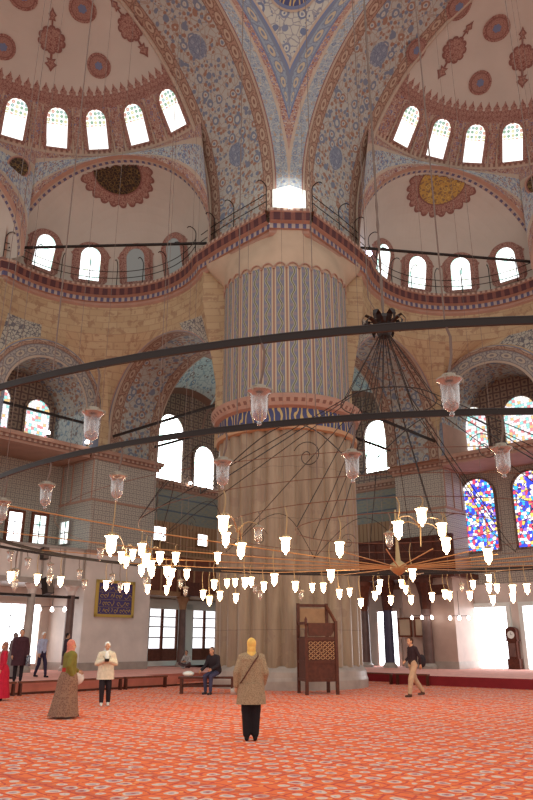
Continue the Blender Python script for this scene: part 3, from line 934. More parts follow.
# ================================================================= curved wall under the cornice with its two arches
OW = 14.3
A1 = dict(c=7.15, zs=12.7, r=4.2, l0=1.5, l1=-2.0)
def lower(bay, which, a2c, a2r, but0, but1, bo):
    A2o = 11.4
    a2R = a2r + .95
    mats = ['stone', 'grey_scroll', 'soffit', 'red_band', 'blue_band', 'cream_trim', 'tile_lunette', 'pink_trim', 'vault_blue', 'dent_pink', 'dull_band']
    mb = MB()
    top = 17.3
    def ring(ph, z): return bay(6.9 + 5.5 * math.cos(ph), 6.2 + 5.5 * math.sin(ph), z)
    # upright curved band
    phs = lin(R_(210), R_(72), 70)
    mb.grid(lambda p, z: ring(p, z), phs, [top, 18, 18.95], 0, uvf=lambda p, z: (-p * 5.5, z))
    # pieces closing the wall behind the pier and at the buttress corner
    mb.grid(lambda o, z: bay(1.45, o, z), [-1.5, 3.1], [10, 13, 18.95], 0, uvf=lambda o, z: (o, z))
    p0_ = (6.9 + 5.5 * math.cos(R_(210)), 6.2 + 5.5 * math.sin(R_(210)))
    def fill(z, k):
        t = min(1, max(0, (z - 12.7) / 4.6)); a = (1.5 + (p0_[0] - 1.5) * t, 2.95 + (p0_[1] - 2.95) * t)
        return bay(a[0] + (.9 - a[0]) * k, a[1] + (1.9 - a[1]) * k, z)
    mb.grid(fill, [12.7, 14, 15, 16, 17.3, 18.95], [0, 1], 0, uvf=lambda z, k: (k, z))
    # ruled spandrels from arch 1 and arch 2 up to the band
    def a1(ps): return (A1['l0'], A1['c'] - A1['r'] * math.cos(ps), A1['zs'] + A1['r'] * math.sin(ps))
    def a2(ps): return (a2c - a2R * math.cos(ps), A2o, 13.2 + a2R * math.sin(ps))
    def ru(afn, p0, p1):
        def fn(ps, t):
            a = a1(ps) if afn == 1 else a2(ps)
            ph = p0 + (p1 - p0) * ps / PI
            b = (6.9 + 5.5 * math.cos(ph), 6.2 + 5.5 * math.sin(ph), top)
            return bay(*[a[k] + (b[k] - a[k]) * t for k in range(3)])
        return fn
    ps = lin(0, PI, 41)
    def m1(i, j):
        if j == 0: return 4
        if j == 1: return 7
        k = i / 40
        return 1 if (.06 < k < .36 and 2 <= j <= 5) else 0
    def m2(i, j):
        if j == 0: return 4
        k = i / 40
        return 1 if (.55 < k < .88 and 2 <= j <= 6) else 0
    tt = [0, .07, .16, .3, .5, .7, .86, 1]
    mb.grid(ru(1, R_(210), R_(135)), ps, tt, m1, uvf=lambda p, t: (4.2 * math.cos(p), (12.7 + 4.2 * math.sin(p)) * (1 - t) + top * t))
    mb.grid(ru(2, R_(135), R_(74)), ps, tt, m2, uvf=lambda p, t: (9 + a2R * math.cos(p), (13.2 + a2R * math.sin(p)) * (1 - t) + top * t))
    cnr = bay(6.9 + 5.5 * math.cos(R_(135)), 6.2 + 5.5 * math.sin(R_(135)), top)
    q1, q2 = a1(PI), a2(0)
    mb.face([bay(*q1), bay(*q2), cnr], 0, [(0, q1[2]), (.5, q2[2]), (.3, top)])
    mb.face([bay(q1[0], q1[1], 11.2), bay(q2[0], q2[1], 11.2), bay(*q2), bay(*q1)], 0, [(0, 11), (.6, 11), (.6, q2[2]), (0, q1[2])])
    # continuing wall beyond arch 2
    mb.grid(lambda l, z: bay(l, A2o, z), [a2c + a2R, a2c + a2R + 8], [4, 13.2, 18.95], 0, uvf=lambda l, z: (l, z))
    # below the springing of arch 1 at the pier side and above the springing of arch 2
    mb.grid(lambda o, z: bay(A1['l0'], o, z), [2.4, A1['c'] - A1['r']], [11, 12.75], 0)
    # arch 2 face bands
    for r0, r1, mt in ((a2r, a2r + .12, 5), (a2r + .12, a2r + .72, 10), (a2r + .72, a2R, 3)):
        mb.grid(lambda p, r: bay(a2c - r * math.cos(p), A2o + .0, 13.2 + r * math.sin(p)), ps, [r0, r1], mt, uvf=lambda p, r, r0=r0: (r - r0, p * 3))
    # feet of the decorated arch
    for s in (-1, 1):
        mb.grid(lambda x, z: bay(a2c + s * x, A2o, z), [a2r, a2R], [11.25, 13.2], 4, uvf=lambda x, z: (x - a2r, z))
    # arch 2 barrel and recess
    mb.grid(lambda p, o: bay(a2c - a2r * math.cos(p), o, 13.2 + a2r * math.sin(p)), ps, [A2o, OW], 2, uvf=lambda p, o: (o, p * 3))
    for s in (-1, 1):
        mb.grid(lambda o, z: bay(a2c + s * a2r, o, z), [A2o, OW], [11.2, 13.2], 7 if (s > 0 or which != 'dark') else 8)
    # arch 1 barrel: three painted bands
    for l0, l1, mt in ((1.5, 1.35, 5), (1.35, .75, 3), (.75, -1.3, 2), (-1.3, -1.9, 3), (-1.9, -2.0, 5)):
        mb.grid(lambda p, l: bay(l, A1['c'] - A1['r'] * math.cos(p), A1['zs'] + A1['r'] * math.sin(p)), ps, [l0, l1], mt, uvf=lambda p, l, l0=l0: (l0 - l, p * 4.2))
        mb.grid(lambda z, l: bay(l, A1['c'] + A1['r'], z), [11.2, A1['zs']], [l0, l1], mt, uvf=lambda z, l, l0=l0: (l0 - l, z))
    S(mb.build('wall_bay_upper', [M[x] for x in mats]), 'curved sandstone wall with two painted arches below the small dome with the %s medallion' % which, 'wall')
    # corner bay vault
    mb = MB()
    c, hw = (-6.75, 9.7), 4.62
    rs = math.sqrt(2) * hw
    def sail(l, o): return bay(l, o, 12.7 + math.sqrt(max(rs * rs - (l - c[0]) ** 2 - (o - c[1]) ** 2, 0)))
    mb.grid(sail, lin(c[0] - hw, c[0] + hw, 25), lin(c[1] - hw, c[1] + hw, 25), lambda i, j: 1 if (i in (0, 23) or j in (0, 23)) else 0, uvf=lambda l, o: (l, o))
    S(mb.build('corner_vault_ceiling', [M['vault_blue'], M['red_band']]), 'pale blue painted vault of the corner bay beyond the arch, on the side of the %s medallion' % which, 'ceiling')
    # outer wall and far side wall of the corner bay
    mb = MB()
    mats = ['tile_lunette', 'tile_courses', 'screen', 'marble', 'pink_trim', 'tile_grey']
    for z0, z1, mt in ((0, 4.6, 3), (4.6, 6.6, 4), (6.6, 8.7, 2), (8.7, 10.7, 1), (10.7, 11.1, 4), (11.1, 19.2, 0)):
        mb.grid(lambda l, z: bay(l, OW, z), [-14.4, but0], [z0, z1], mt)
        mb.grid(lambda o, z: bay(-14.4, o, z), [1.0, OW], [z0, z1], mt)
    for z0, z1, mt in ((0, 4.6, 3), (4.6, 8.8, 5), (8.8, 11.0, 5), (11.0, 11.3, 4), (11.3, 16, 0)):
        mb.grid(lambda l, z: bay(l, OW, z), [but0, a2c + 9], [z0, z1], mt)
    S(mb.build('wall_outer', [M[x] for x in mats]), 'tiled outer wall of the mosque beyond the arches on the side of the %s medallion' % which, 'wall')
    # buttress pier
    mb = MB()
    mats = ['marble' if which == 'dark' else 'pink_marble', 'tile_grey', 'pink_trim', 'dent_pink', 'cream_trim', 'stone', 'grey_marble']
    mb.bbox(bay, but0, but1, bo, OW, 0, .7, 6)
    mb.bbox(bay, but0 + .04, but1 - .04, bo + .04, OW, .7, 5.9, 0)
    mb.bbox(bay, but0, but1, bo, OW, 5.9, 6.05, 2)
    mb.bbox(bay, but0 + .03, but1 - .03, bo + .03, OW, 6.05, 8.55, 1)
    mb.bbox(bay, but0 + .0, but1 - .0, bo + .0, OW, 8.55, 8.67, 2)
    mb.bbox(bay, but0 + .03, but1 - .03, bo + .03, OW, 8.67, 10.75, 1)
    for z0, z1, e, mt in ((10.75, 10.9, .08, 2), (10.9, 11.05, .16, 3), (11.05, 11.25, .26, 2)):
        mb.bbox(bay, but0 - e, but1 + e, bo - e, OW, z0, z1, mt)
    # frames dividing the side face
    for oo in (bo + .06, bo + 1.0, bo + 1.95, bo + 2.9):
        mb.bbox(bay, but1 - .03, but1 + .015, oo, oo + .06, 8.67, 10.75, 2)
    mb.bbox(bay, but0, A1['l0'] - .02, A1['c'] + A1['r'] + .02, OW, 11.25, 13.6, 5)
    S(mb.build('buttress_wall', [M[x] for x in mats]), 'square tiled buttress with white marble foot on the side of the %s medallion' % which, 'wall')
    # ledge along the recess wall
    mb = MB()
    for l0, l1, oo in ((but1 + .26, a2c + 9, A2o - .0), (-14.4, but0 - .26, OW)):
        for z0, z1, e, mt in ((10.75, 10.9, .08, 0), (10.9, 11.05, .16, 1), (11.05, 11.25, .26, 0)):
            mb.bbox(bay, l0, l1, oo - e, OW, z0, z1, mt)
    S(mb.build('trim_ledge', [M['pink_trim'], M['dent_pink']]), 'pink ledge moulding running below the upper windows on the side of the %s medallion' % which, 'trim')


lower(BL, 'dark', 5.3, 2.3, -1.9, 2.3, 11.2)
lower(BR, 'gold', 4.45, 2.75, -1.9, 1.25, 11.9)
# tie beams of the arches under the cornices
def tie(bay, p, q, label):
    mb = MB(); a, b = bay(*p), bay(*q); d = (b - a); n = V((d.y, -d.x, 0)).normalized()
    mb.obox((a + b) / 2, d / 2, n * .05, V((0, 0, .06)))
    S(mb.build('tie_beam', M['iron']), label, 'beam')
tie(BL, (1.2, 3.0, 12.2), (1.2, 11.3, 12.2), 'iron tie beam across the mouth of the arch between great pier and buttress with the blue plaque')
tie(BL, (-1.7, 3.0, 12.2), (-1.7, 11.3, 12.2), 'inner iron tie beam behind the arch between great pier and buttress with the blue plaque')
tie(BR, (1.2, 3.0, 12.2), (1.2, 11.3, 12.2), 'iron tie beam across the mouth of the arch beside the vivid stained windows')
tie(BR, (-1.7, 3.0, 12.2), (-1.7, 11.3, 12.2), 'inner iron tie beam behind the arch beside the vivid stained windows')
tie(BL, (2.6, 11.5, 12.6), (8.0, 11.5, 12.6), 'iron tie beam across the recess with the pair of pale leaded windows')

def flatwin(bay, l, o, z, w, h, pane, frame, fw, label, arch=True, bars=0, facing='o', group=None):
    if facing == 'o': rt, nr = bay.dirv(1, 0), bay.dirv(0, -1)
    else: rt, nr = bay.dirv(0, 1), bay.dirv(1, 0)
    return window((bay(l, o, z), rt, V((0, 0, 1)), nr), w, h, pane, frame, fw, label, arch=arch, bars=bars, depth=.12, group=group)
# side of the dark medallion
W0 = OW - .02
flatwin(BL, 4.15, W0, 11.35, 1.45, 2.85, 'pane_soft', 'tile_lunette', .14, 'leaded window with amber and teal border in the recess nearest the tiled buttress')
flatwin(BL, 6.55, W0, 11.35, 1.45, 3.1, 'pane_soft', 'tile_lunette', .14, 'leaded window with amber and teal border, cut off by the picture edge')
flatwin(BL, -5.25, W0, 11.3, 2.05, 4.3, 'pane_bright', 'tile_lunette', .16, 'tall arched window between the tiled buttress and the great pier')
flatwin(BL, -8.25, W0, 11.3, 1.75, 2.75, 'pane_bright', 'tile_lunette', .16, 'shorter arched window just beside the great pier, next to the tall one')
flatwin(BL, -11.2, W0, 11.3, 1.75, 2.75, 'pane_pale', 'tile_lunette', .16, 'arched window hidden behind the great pier on the side of the dark medallion')
r = flatwin(BL, 4.75, W0, 6.5, .75, 1.45, 'pane_white', 'wood_mid', .14, 'small brown framed gallery window above the white parapet, farther from the buttress', arch=False, bars=2)
r = flatwin(BL, 3.35, W0, 6.5, .7, 1.45, 'pane_pale', 'wood_mid', .14, 'small brown framed gallery window above the white parapet, nearer to the buttress', arch=False, bars=2)
flatwin(BL, 2.3, 13.35, 6.5, .8, 1.15, 'pane_pale', 'tile_grey', .06, 'small glowing pane put in for the glare on the side of the tiled buttress', arch=False, bars=1, facing='l')  # glare on the glossy tile, put in as a glowing pane
flatwin(BL, -4.75, W0, 7.5, .95, .8, 'pane_white', 'wood_tan', .1, 'little square window in the tan screen nearest the buttress', arch=False)
flatwin(BL, -8.3, W0, 7.5, .85, .7, 'pane_white', 'wood_tan', .1, 'little square window in the tan screen nearest the great pier', arch=False)
# side of the gold medallion
flatwin(BR, -4.45, W0, 11.9, 1.75, 3.35, 'pane_bright', 'tile_lunette', .16, 'pale arched window just beside the great pier, under the chandelier cables')
flatwin(BR, -7.6, W0, 11.9, 1.9, 4.0, 'pane_pale', 'tile_lunette', .16, 'arched window hidden behind the great pier on the side of the gold medallion')
for l, n1 in ((2.1, 'nearest the buttress'), (5.0, 'second from the buttress')):
    flatwin(BR, l, W0, 11.95, 1.85, 2.75, 'pane_soft', 'tile_lunette', .12, 'upper arched stained window with red and amber panes, %s' % n1)
for l, n1 in ((2.0, 'nearest the buttress'), (5.1, 'second from the buttress')):
    flatwin(BR, l, W0, 6.4, 2.0, 4.0, 'pane_colour', 'tile_lunette', .12, 'tall vivid blue and red stained window below the ledge, %s' % n1)
for l, w, n1 in ((1.85, 2.3, 'nearest the walking man'), (5.0, 2.2, 'beside the long case clock')):
    flatwin(BR, l, W0, PLAT + .02, w, 3.05, 'pane_white', 'white_plaster', .22, 'tall blazing white window down to the platform, %s' % n1, arch=False)
flatwin(BR, -4.35, W0, PLAT + .02, 1.35, 3.0, 'pane_white', 'marble', .2, 'narrow blazing white doorway behind the columns beside the great pier', arch=False)

# glazed doors on the side of the dark medallion
def glazed(l, label):
    o = BL(l, W0, .62)
    wn[0] += 1
    root = empty('window_%d' % wn[0], o, label, 'window', None, 'structure')
    mb = MB(); mb.bbox(BL, l - 1.15, l + 1.15, W0 - .03, W0 - .01, .62, 3.5, 0); mb.build('pane', M['pane_soft2'], root)
    mb = MB()
    for a, b in ((-1.72, -1.15), (1.15, 1.72)): mb.bbox(BL, l + a, l + b, W0 - .25, W0, .35, 3.85)
    mb.bbox(BL, l - 1.72, l + 1.72, W0 - .25, W0, 3.5, 4.05); mb.bbox(BL, l - 1.72, l + 1.72, W0 - .3, W0, .35, .62)
    mb.build('marble_surround', M['white_plaster'], root)
    mb = MB()
    for x in (-1.1, .05, 1.1): mb.bbox(BL, l + x - .09, l + x + .09, W0 - .12, W0 - .03, .62, 3.5)
    mb.bbox(BL, l - 1.1, l + 1.1, W0 - .12, W0 - .03, .62, 1.3)
    mb.build('wooden_leaf', M['wood_mid'], root)
    mb = MB()
    for z in (1.9, 2.5, 3.05): mb.bbox(BL, l - 1.1, l + 1.1, W0 - .1, W0 - .04, z - .03, z + .03)
    mb.build('glazing_bar', M['wood'], root)
glazed(-5.3, 'white framed glazed window with brown leaves, nearer the buttress with the plaque')
glazed(-8.7, 'white framed glazed window with brown leaves, nearer the great pier')
flatwin(BL, 4.4, W0, PLAT + .9, 1.5, 2.2, 'pane_white', 'marble', .15, 'bright lower window behind the dark dressed visitors', arch=False, bars=3)
flatwin(BL, 3.0, W0, PLAT + .3, .35, 2.8, 'pane_white', 'marble', .1, 'narrow bright slit window beside the gallery column', arch=False)

# ================================================================= galleries
def gallery(bay, l0, l1, o, z0, z1, matname, slabmat, label, posts=True, pn='gallery_parapet_wall'):
    root = empty(pn, bay(l0, o, z0), kind='structure'); S(root, label, 'gallery')
    mb = MB(); mb.bbox(bay, l0, l1, o, o + .14, z0 + .25, z1); mb.build('parapet', M[matname], root)
    mb = MB(); mb.bbox(bay, l0, l1, o - .1, OW, z0, z0 + .25); mb.bbox(bay, l0, l1, o - .06, o + .2, z1, z1 + .12); mb.build('slab', M[slabmat], root)
    mb = MB(); n = max(2, int(abs(l1 - l0) / 1.15))
    for k in range(n + 1):
        l = l0 + (l1 - l0) * k / n
        mb.bbox(bay, l - .06, l + .06, o - .04, o, z0 + .25, z1)
    mb.build('parapet_panel', M[slabmat], root)
gallery(BL, 2.35, 15, 11.35, 4.25, 5.95, 'marble', 'grey_marble', 'white marble gallery parapet between the buttress and the picture edge')
gallery(BL, -14.3, -1.95, 12.0, 4.1, 6.3, 'wood_mid', 'wood_tan', 'reddish wooden gallery front between the buttress with the plaque and the great pier')
gallery(BR, -14.3, 1.6, 11.6, 4.9, 7.0, 'wood', 'wood', 'dark wooden gallery front between the great pier and the stained windows')
# beams under the marble gallery
tie(BL, (2.4, 11.5, 3.7), (15, 11.5, 3.7), 'dark iron tie beam under the white marble gallery')

def column(bay, l, o, z0, z1, r, mat, capmat, label, cap=.45):
    p = bay(l, o, z0); root = empty('gallery_column', p, kind='structure'); S(root, label, 'column')
    mb = MB(); mb.lathe([(r * 1.5, 0), (r * 1.5, .12), (r * 1.2, .2), (r * 1.08, .26)], p, 20); mb.build('base', M['grey_marble'], root, smooth=False)
    mb = MB(); mb.lathe([(r * 1.05, .25), (r, (z1 - z0) / 2), (r * .92, z1 - z0 - cap)], p, 20); mb.build('shaft', M[mat], root, smooth=True)
    mb = MB(); zc = z1 - z0
    mb.lathe([(r * .95, zc - cap), (r * 1.1, zc - cap * .8), (r * 1.15, zc - cap * .55), (r * 1.7, zc - cap * .2), (r * 1.9, zc - cap * .15), (r * 1.9, zc)], p, 8); mb.build('capital', M[capmat], root)
column(BL, 4.9, 11.6, PLAT, 4.25, .2, 'grey_marble', 'marble', 'grey column carrying the white gallery behind the man in the white cap')
column(BL, 2.75, 11.6, PLAT, 4.25, .2, 'porphyry', 'marble', 'dark column standing against the tiled buttress')
column(BL, -5.0, 12.15, PLAT, 4.1, .21, 'porphyry', 'wood_tan', 'dark column between the two glazed windows, loudspeaker above its capital', .7)
column(BR, -4.35, 11.75, PLAT, 4.9, .3, 'porphyry', 'wood_mid', 'brown column nearest the great pier before the narrow white doorway', 1.6)
M['slate'] = plain('dark_slate_marble', srgb(74, 66, 88), .3, var=.15)
column(BR, -2.75, 11.75, PLAT, 4.9, .26, 'slate', 'wood', 'dark slate column before the narrow white doorway, second from the great pier', 1.6)
column(BR, -.35, 11.75, PLAT, 4.9, .27, 'porphyry', 'wood', 'brown column behind the walking man beside the framed panels', 1.6)

# ================================================================= things on the buttresses and walls
pb = BL(.45, 11.17, 3.75)
root = empty('calligraphy_plaque', BL(.45, 11.17, 2.95), 'large blue plaque with lines of gold script in a gold frame on the marble buttress', 'plaque')
mb = MB(); mb.bbox(BL, -.62, 1.52, 11.16, 11.2, 2.95, 4.5); mb.build('panel', M['plaque_blue'] if 'plaque_blue' in M else plain('plaque_blue', srgb(82, 66, 118), .4), root)
mb = MB()
for a, b, c, d in ((-.74, -.6, 2.83, 4.62), (1.5, 1.64, 2.83, 4.62), (-.74, 1.64, 2.83, 2.97), (-.74, 1.64, 4.48, 4.62)): mb.bbox(BL, a, b, 11.1, 11.2, c, d)
mb.build('frame', M['gold'], root)
mb = MB(); rs = random.Random(4)
for row, zz in enumerate((4.22, 3.86, 3.5, 3.14)):
    x = 1.36
    while x > -.46:
        w = rs.uniform(.1, .22); k = rs.random()
        pts = []
        for t in lin(0, 1, 8):
            if k < .35: pts.append((x - w * t, zz - .05 + .13 * math.sin(PI * t) * (1 if k < .2 else -.6)))
            elif k < .6: pts.append((x - .03 * math.sin(4 * t), zz + .13 - .2 * t))
            else: pts.append((x - w * .5 - w * .5 * math.cos(2 * PI * t * .8), zz - .02 + .07 * math.sin(2 * PI * t * .8)))
        mb.tube([BL(q[0], 11.15, q[1]) for q in pts], .016, 4)
        if rs.random() < .5: mb.ball(BL(x - w / 2, 11.15, zz + rs.choice((-.11, .13))), .02, n=6, m=4)
        x -= w + .03
    mb.bbox(BL, -.55, 1.45, 11.145, 11.165, zz - .19, zz - .18)
mb.build('gold_script', M['gold'], root)

for k, (l, lab) in enumerate(((-1.75, 'brown framed dim panel on the wall beside the brown column, nearer the great pier'), (-.75, 'brown framed dim panel on the wall beside the brown column, farther from the great pier'))):
    root = empty('framed_panel', BR(l, 11.86 if False else 14.2, 1.95), lab, 'panel', None)
    oo = 14.22 if l < -1.9 else 11.88
    oo = 11.82
    root.location = BR(l, oo, 1.95)
    mb = MB(); mb.bbox(BR, l - .36, l + .36, oo, oo + .05, 1.95, 2.85); mb.build('panel', M['pier_plaster'], root)
    mb = MB()
    for a, b, c, d in ((-.42, -.33, 1.9, 2.9), (.33, .42, 1.9, 2.9), (-.42, .42, 1.9, 1.99), (-.42, .42, 2.81, 2.9)): mb.bbox(BR, l + a, l + b, oo - .03, oo + .05, c, d)
    mb.build('frame', M['wood_mid'], root)

# long case clock
root = empty('longcase_clock', BR(3.3, 13.9, PLAT), 'dark wooden long case clock standing between the two blazing white windows', 'clock')
mb = MB(); mb.bbox(BR, 2.98, 3.62, 13.75, 14.15, PLAT, PLAT + .5); mb.bbox(BR, 3.06, 3.54, 13.8, 14.15, PLAT + .5, PLAT + 1.35)
mb.bbox(BR, 2.98, 3.62, 13.76, 14.15, PLAT + 1.35, PLAT + 1.42); mb.build('case', M['wood'], root)
mb = MB(); mb.bbox(BR, 3.02, 3.58, 13.78, 14.15, PLAT + 1.42, PLAT + 1.85)
mb.grid(lambda p, o: BR(3.3 - .28 * math.cos(p), o, PLAT + 1.85 + .2 * math.sin(p)), lin(0, PI, 13), [13.78, 14.15])
b = [BR(3.3 - .28 * math.cos(p), 13.78, PLAT + 1.85 + .2 * math.sin(p)) for p in lin(0, PI, 13)]; mb.face(b)
mb.build('hood', M['wood'], root)
mb = MB(); cc = BR(3.3, 13.77, PLAT + 1.66); mb.face([cc + BR.dirv(.19 * math.cos(q), 0, .19 * math.sin(q)) for q in lin(0, 2 * PI, 25)[:-1]]); d_ = mb.build('dial', M['white_plaster'], root)
mb = MB(); mb.obox(BR(3.3, 13.755, PLAT + 1.71), BR.dirv(.008, 0), V((0, 0, .06)), BR.dirv(0, .004)); mb.obox(BR(3.34, 13.755, PLAT + 1.66), BR.dirv(.05, 0), V((0, 0, .008)), BR.dirv(0, .004)); mb.build('clock_hand', M['iron'], d_)
mb = MB(); mb.bbox(BR, 3.14, 3.46, 13.78, 13.8, PLAT + .6, PLAT + 1.25); mb.build('door_glass', M['porphyry'], root)

def speaker(p, w, h, d, yaw, tilt, label, mat='iron'):
    root = empty('loudspeaker', p, label, 'loudspeaker')
    R = Matrix.Rotation(yaw, 3, 'Z') @ Matrix.Rotation(tilt, 3, 'X')
    ax, ay, az = R @ V((1, 0, 0)), R @ V((0, 1, 0)), R @ V((0, 0, 1))
    mb = MB(); mb.obox(p + az * h / 2, ax * w / 2, ay * d / 2, az * h / 2); mb.build('cabinet', M[mat], root)
    mb = MB(); mb.obox(p + az * h / 2 - ay * (d / 2 + .01), ax * w * .44, ay * .015, az * h * .46); mb.build('grille', M['wood'] if mat != 'iron' else M['wire'], root)
    mb = MB(); mb.tube([p + az * h * .5 + ay * d / 2, p + az * h * .5 + ay * (d / 2 + .25)], .03, 6); mb.build('bracket', M['iron'], root)
speaker(BL(4.55, 10.75, 3.75), .42, .75, .35, TH + .2, -.25, 'black loudspeaker tilted down under the white gallery')
speaker(BL(4.9, 10.8, 5.3), .3, .55, .3, TH, -.1, 'small black loudspeaker fixed to the white parapet')
speaker(BL(-5.0, 11.55, 4.12), 1.05, .75, .4, TH, 0, 'dark red loudspeaker box above the column between the glazed windows', 'wood')
speaker(BR(.9, 11.0, 3.95), .95, .5, .4, TH - PI / 2, 0, 'dark brown loudspeaker box under the wooden gallery beside the blazing window', 'wood')

# small round spotlights along the ledges
for p, lab in ((BL(5.3, 11.0, 11.45), 'small round ledge lamp under the recess windows, farther from the buttress'), (BL(3.0, 11.0, 11.45), 'small round ledge lamp under the recess windows, beside the buttress'),
               (BL(-3.0, 13.9, 11.3), 'small round ledge lamp left of the tall pale window'.replace('left of', 'between the buttress and')), (BL(-6.8, 13.9, 11.3), 'small round ledge lamp between the tall and the shorter pale window'), (BL(-10.0, 13.9, 11.3), 'small round ledge lamp beside the great pier')):
    root = empty('ledge_lamp', p - V((0, 0, .05)), lab, 'lamp', 'round lamps along the ledges')
    mb = MB(); mb.ball(p, .12, n=10, m=6); mb.build('globe', M['bulb_far'], root, smooth=True)
    mb = MB(); mb.lathe([(.06, -.2), (.08, -.12), (.05, -.08)], p, 10); mb.build('socket', M['iron'], root)
p = BR(2.0, 4.4, 20.7)
root = empty('floodlight', p - V((0, 0, .7)), 'single violet white floodlight standing on the cornice beside the great pier', 'lamp')
mb = MB(); mb.ball(p, .16, n=12, m=8); mb.build('lens', emit('floodlight_lens', (.8, .75, 1, 1), 25), root, smooth=True)
mb = MB(); mb.tube([p - V((0, 0, .7)), p - V((0, 0, .1))], .03, 6); mb.build('stand', M['iron'], root)
# ================================================================= ring chandelier
CC = V((2.45, 13.3, 0))
RINGS = [(9.0, 3.7, .012), (7.6, 3.5, .012), (6.2, 3.55, .004), (4.8, 3.6, .005), (3.3, 3.6, .006), (1.9, 3.62, .008)]
chand = empty('ring_chandelier', CC + V((0, 0, 3.6)), 'huge low circular iron chandelier of concentric rings hung with glass lamps', 'chandelier')
M['bar'] = plain('brown_painted_bar', srgb(120, 74, 56), .5, .3)  # inner iron rings, their reddish lamplight put into the colour
for R, z, r in RINGS:
    mb = MB(); mb.tube([CC + V((R * math.cos(t), R * math.sin(t), z)) for t in lin(0, 2 * PI, 145)[:-1]], r, 8, closed=True)
    mb.build('ring', M['iron'] if R > 7 else M['bar'], chand, smooth=True)
# double bar of the two outer rings: flat strip below each tube
for R, z in ((9.0, 3.67), (7.6, 3.47)):
    mb = MB(); ts = lin(0, 2 * PI, 145)[:-1]
    for (ra, rb, za, zb) in ((R - .012, R - .012, z - .022, z + .024), (R + .012, R + .012, z + .024, z - .022), (R - .012, R + .012, z + .024, z + .024), (R + .012, R - .012, z - .022, z - .022)):
        mb.grid(lambda t, k: CC + V(((ra + (rb - ra) * k) * math.cos(t), (ra + (rb - ra) * k) * math.sin(t), za + (zb - za) * k)), ts, [0, 1], closed=True)
    mb.build('ring_strap', M['iron'], chand)
for k in range(16):
    t = 2 * PI * (k + .3) / 16
    d = V((math.cos(t), math.sin(t), 0))
    mb = MB()
    pts = [CC + d * r + V((0, 0, z)) for r, z in ((.12, 2.93), (1.9, 3.03), (3.3, 3.12), (4.8, 3.22), (6.2, 3.36), (7.6, 3.5))[:6 if d.y > -.55 else 2]]
    mb.tube(pts, .010, 6); mb.build('spoke', M['lamp_gold'], chand)
mb = MB(); mb.lathe([(.02, 2.78), (.08, 2.82), (.16, 2.9), (.15, 2.98), (.05, 3.05), (.025, 3.4), (.02, 4.0)], CC, 24); mb.build('hub', M['brass'], chand, smooth=True)
# finial like a pineapple, with curling leaves
ZF = 7.65
mb = MB()
mb.lathe([(.02, ZF - .1), (.12, ZF - .06), (.17, ZF + .08), (.2, ZF + .2), (.17, ZF + .34), (.1, ZF + .42), (.03, ZF + .5)], CC, 16)
fin = mb.build('finial', M['iron'], chand)
for k in range(14):
    t = 2 * PI * k / 14 + .1; d = V((math.cos(t), math.sin(t), 0)); q = V((-d.y, d.x, 0))
    mb = MB(); up = k % 2
    P_ = [(.15, .16), (.26, .28 + .1 * up), (.38, .32 + .12 * up), (.46, .22 + .1 * up), (.44, .12 + .06 * up)]
    mb.grid(lambda j, s: CC + d * P_[j][0] + q * s * (.055, .07, .06, .04, .015)[j] + V((0, 0, ZF + P_[j][1] - abs(s) * .015)), list(range(5)), [-1, 0, 1]); mb.build('leaf', M['iron'], fin)
for k in range(12):
    t = 2 * PI * (k + .5) / 12; d = V((math.cos(t), math.sin(t), 0))
    mb = MB(); mb.tube([CC + d * .1 + V((0, 0, ZF)), CC + d * .95 + V((0, 0, 6.15)), CC + d * 4.8 + V((0, 0, 3.62))], .009, 5); mb.build('suspension_cable', M['iron'], chand)
for k in range(8):
    t = 2 * PI * (k + .15) / 8; d = V((math.cos(t), math.sin(t), 0))
    mb = MB(); mb.tube([CC + d * .08 + V((0, 0, ZF)), CC + d * .5 + V((0, 0, 6.15)), CC + d * 1.9 + V((0, 0, 3.64))], .009, 5); mb.build('suspension_cable', M['iron'], chand)
mb = MB(); mb.tube([CC + V((.95 * math.cos(t), .95 * math.sin(t), 6.15)) for t in lin(0, 2 * PI, 49)[:-1]], .012, 6, closed=True); mb.build('hoop', M['iron'], chand)
# scrolled wrought arches between the cables
for k in range(12):
    t0 = 2 * PI * (k + .5) / 12; t1 = 2 * PI * (k + 1.5) / 12
    mb = MB(); pts = []
    for s in lin(0, 1, 17):
        t = t0 + (t1 - t0) * s; rr = 4.8 - .55 * math.sin(PI * s)
        pts.append(CC + V((rr * math.cos(t), rr * math.sin(t), 3.62 + .95 * math.sin(PI * s))))
    mb.tube(pts, .008, 5)
    tm = (t0 + t1) / 2 + .09
    e1 = V((-math.sin(tm), math.cos(tm), 0))
    c0 = CC + V((4.5 * math.cos(tm), 4.5 * math.sin(tm), 4.0))
    mb.tube([c0 + (e1 * math.cos(a) + V((0, 0, 1)) * math.sin(a)) * (.02 + .022 * a) for a in lin(0, 9.0, 36)], .006, 5)
    mb.build('scroll_arch', M['iron'], chand)
# chain and suspension wires up to the dome
mb = MB()
zz = lin(ZF + .48, 44, 150)
mb.tube([CC + V((0, 0, z)) for z in zz], [(.034 if i % 2 else .018) for i in range(150)], 6); mb.build('chain', M['wire'], chand)
mb = MB(); mb.tube([CC + V((-.28, .1, ZF + .9)), CC + V((-.02, .05, ZF + .3))], .008, 5); mb.tube([CC + V((-.28, .1, z)) for z in (ZF + .9, 44)], .012, 5); mb.build('lifting_rope', M['wire'], chand)
for R, z, n, ph in ((9.0, 3.7, 18, .11), (7.6, 3.5, 12, .3), (4.8, 3.6, 9, .2)):
    for k in range(n):
        t = 2 * PI * (k + ph) / n
        p = CC + V((R * math.cos(t), R * math.sin(t), z))
        mb = MB(); mb.tube([p, p + V((0, 0, 40))], .006, 5); mb.build('suspension_wire', M['wire'], chand)

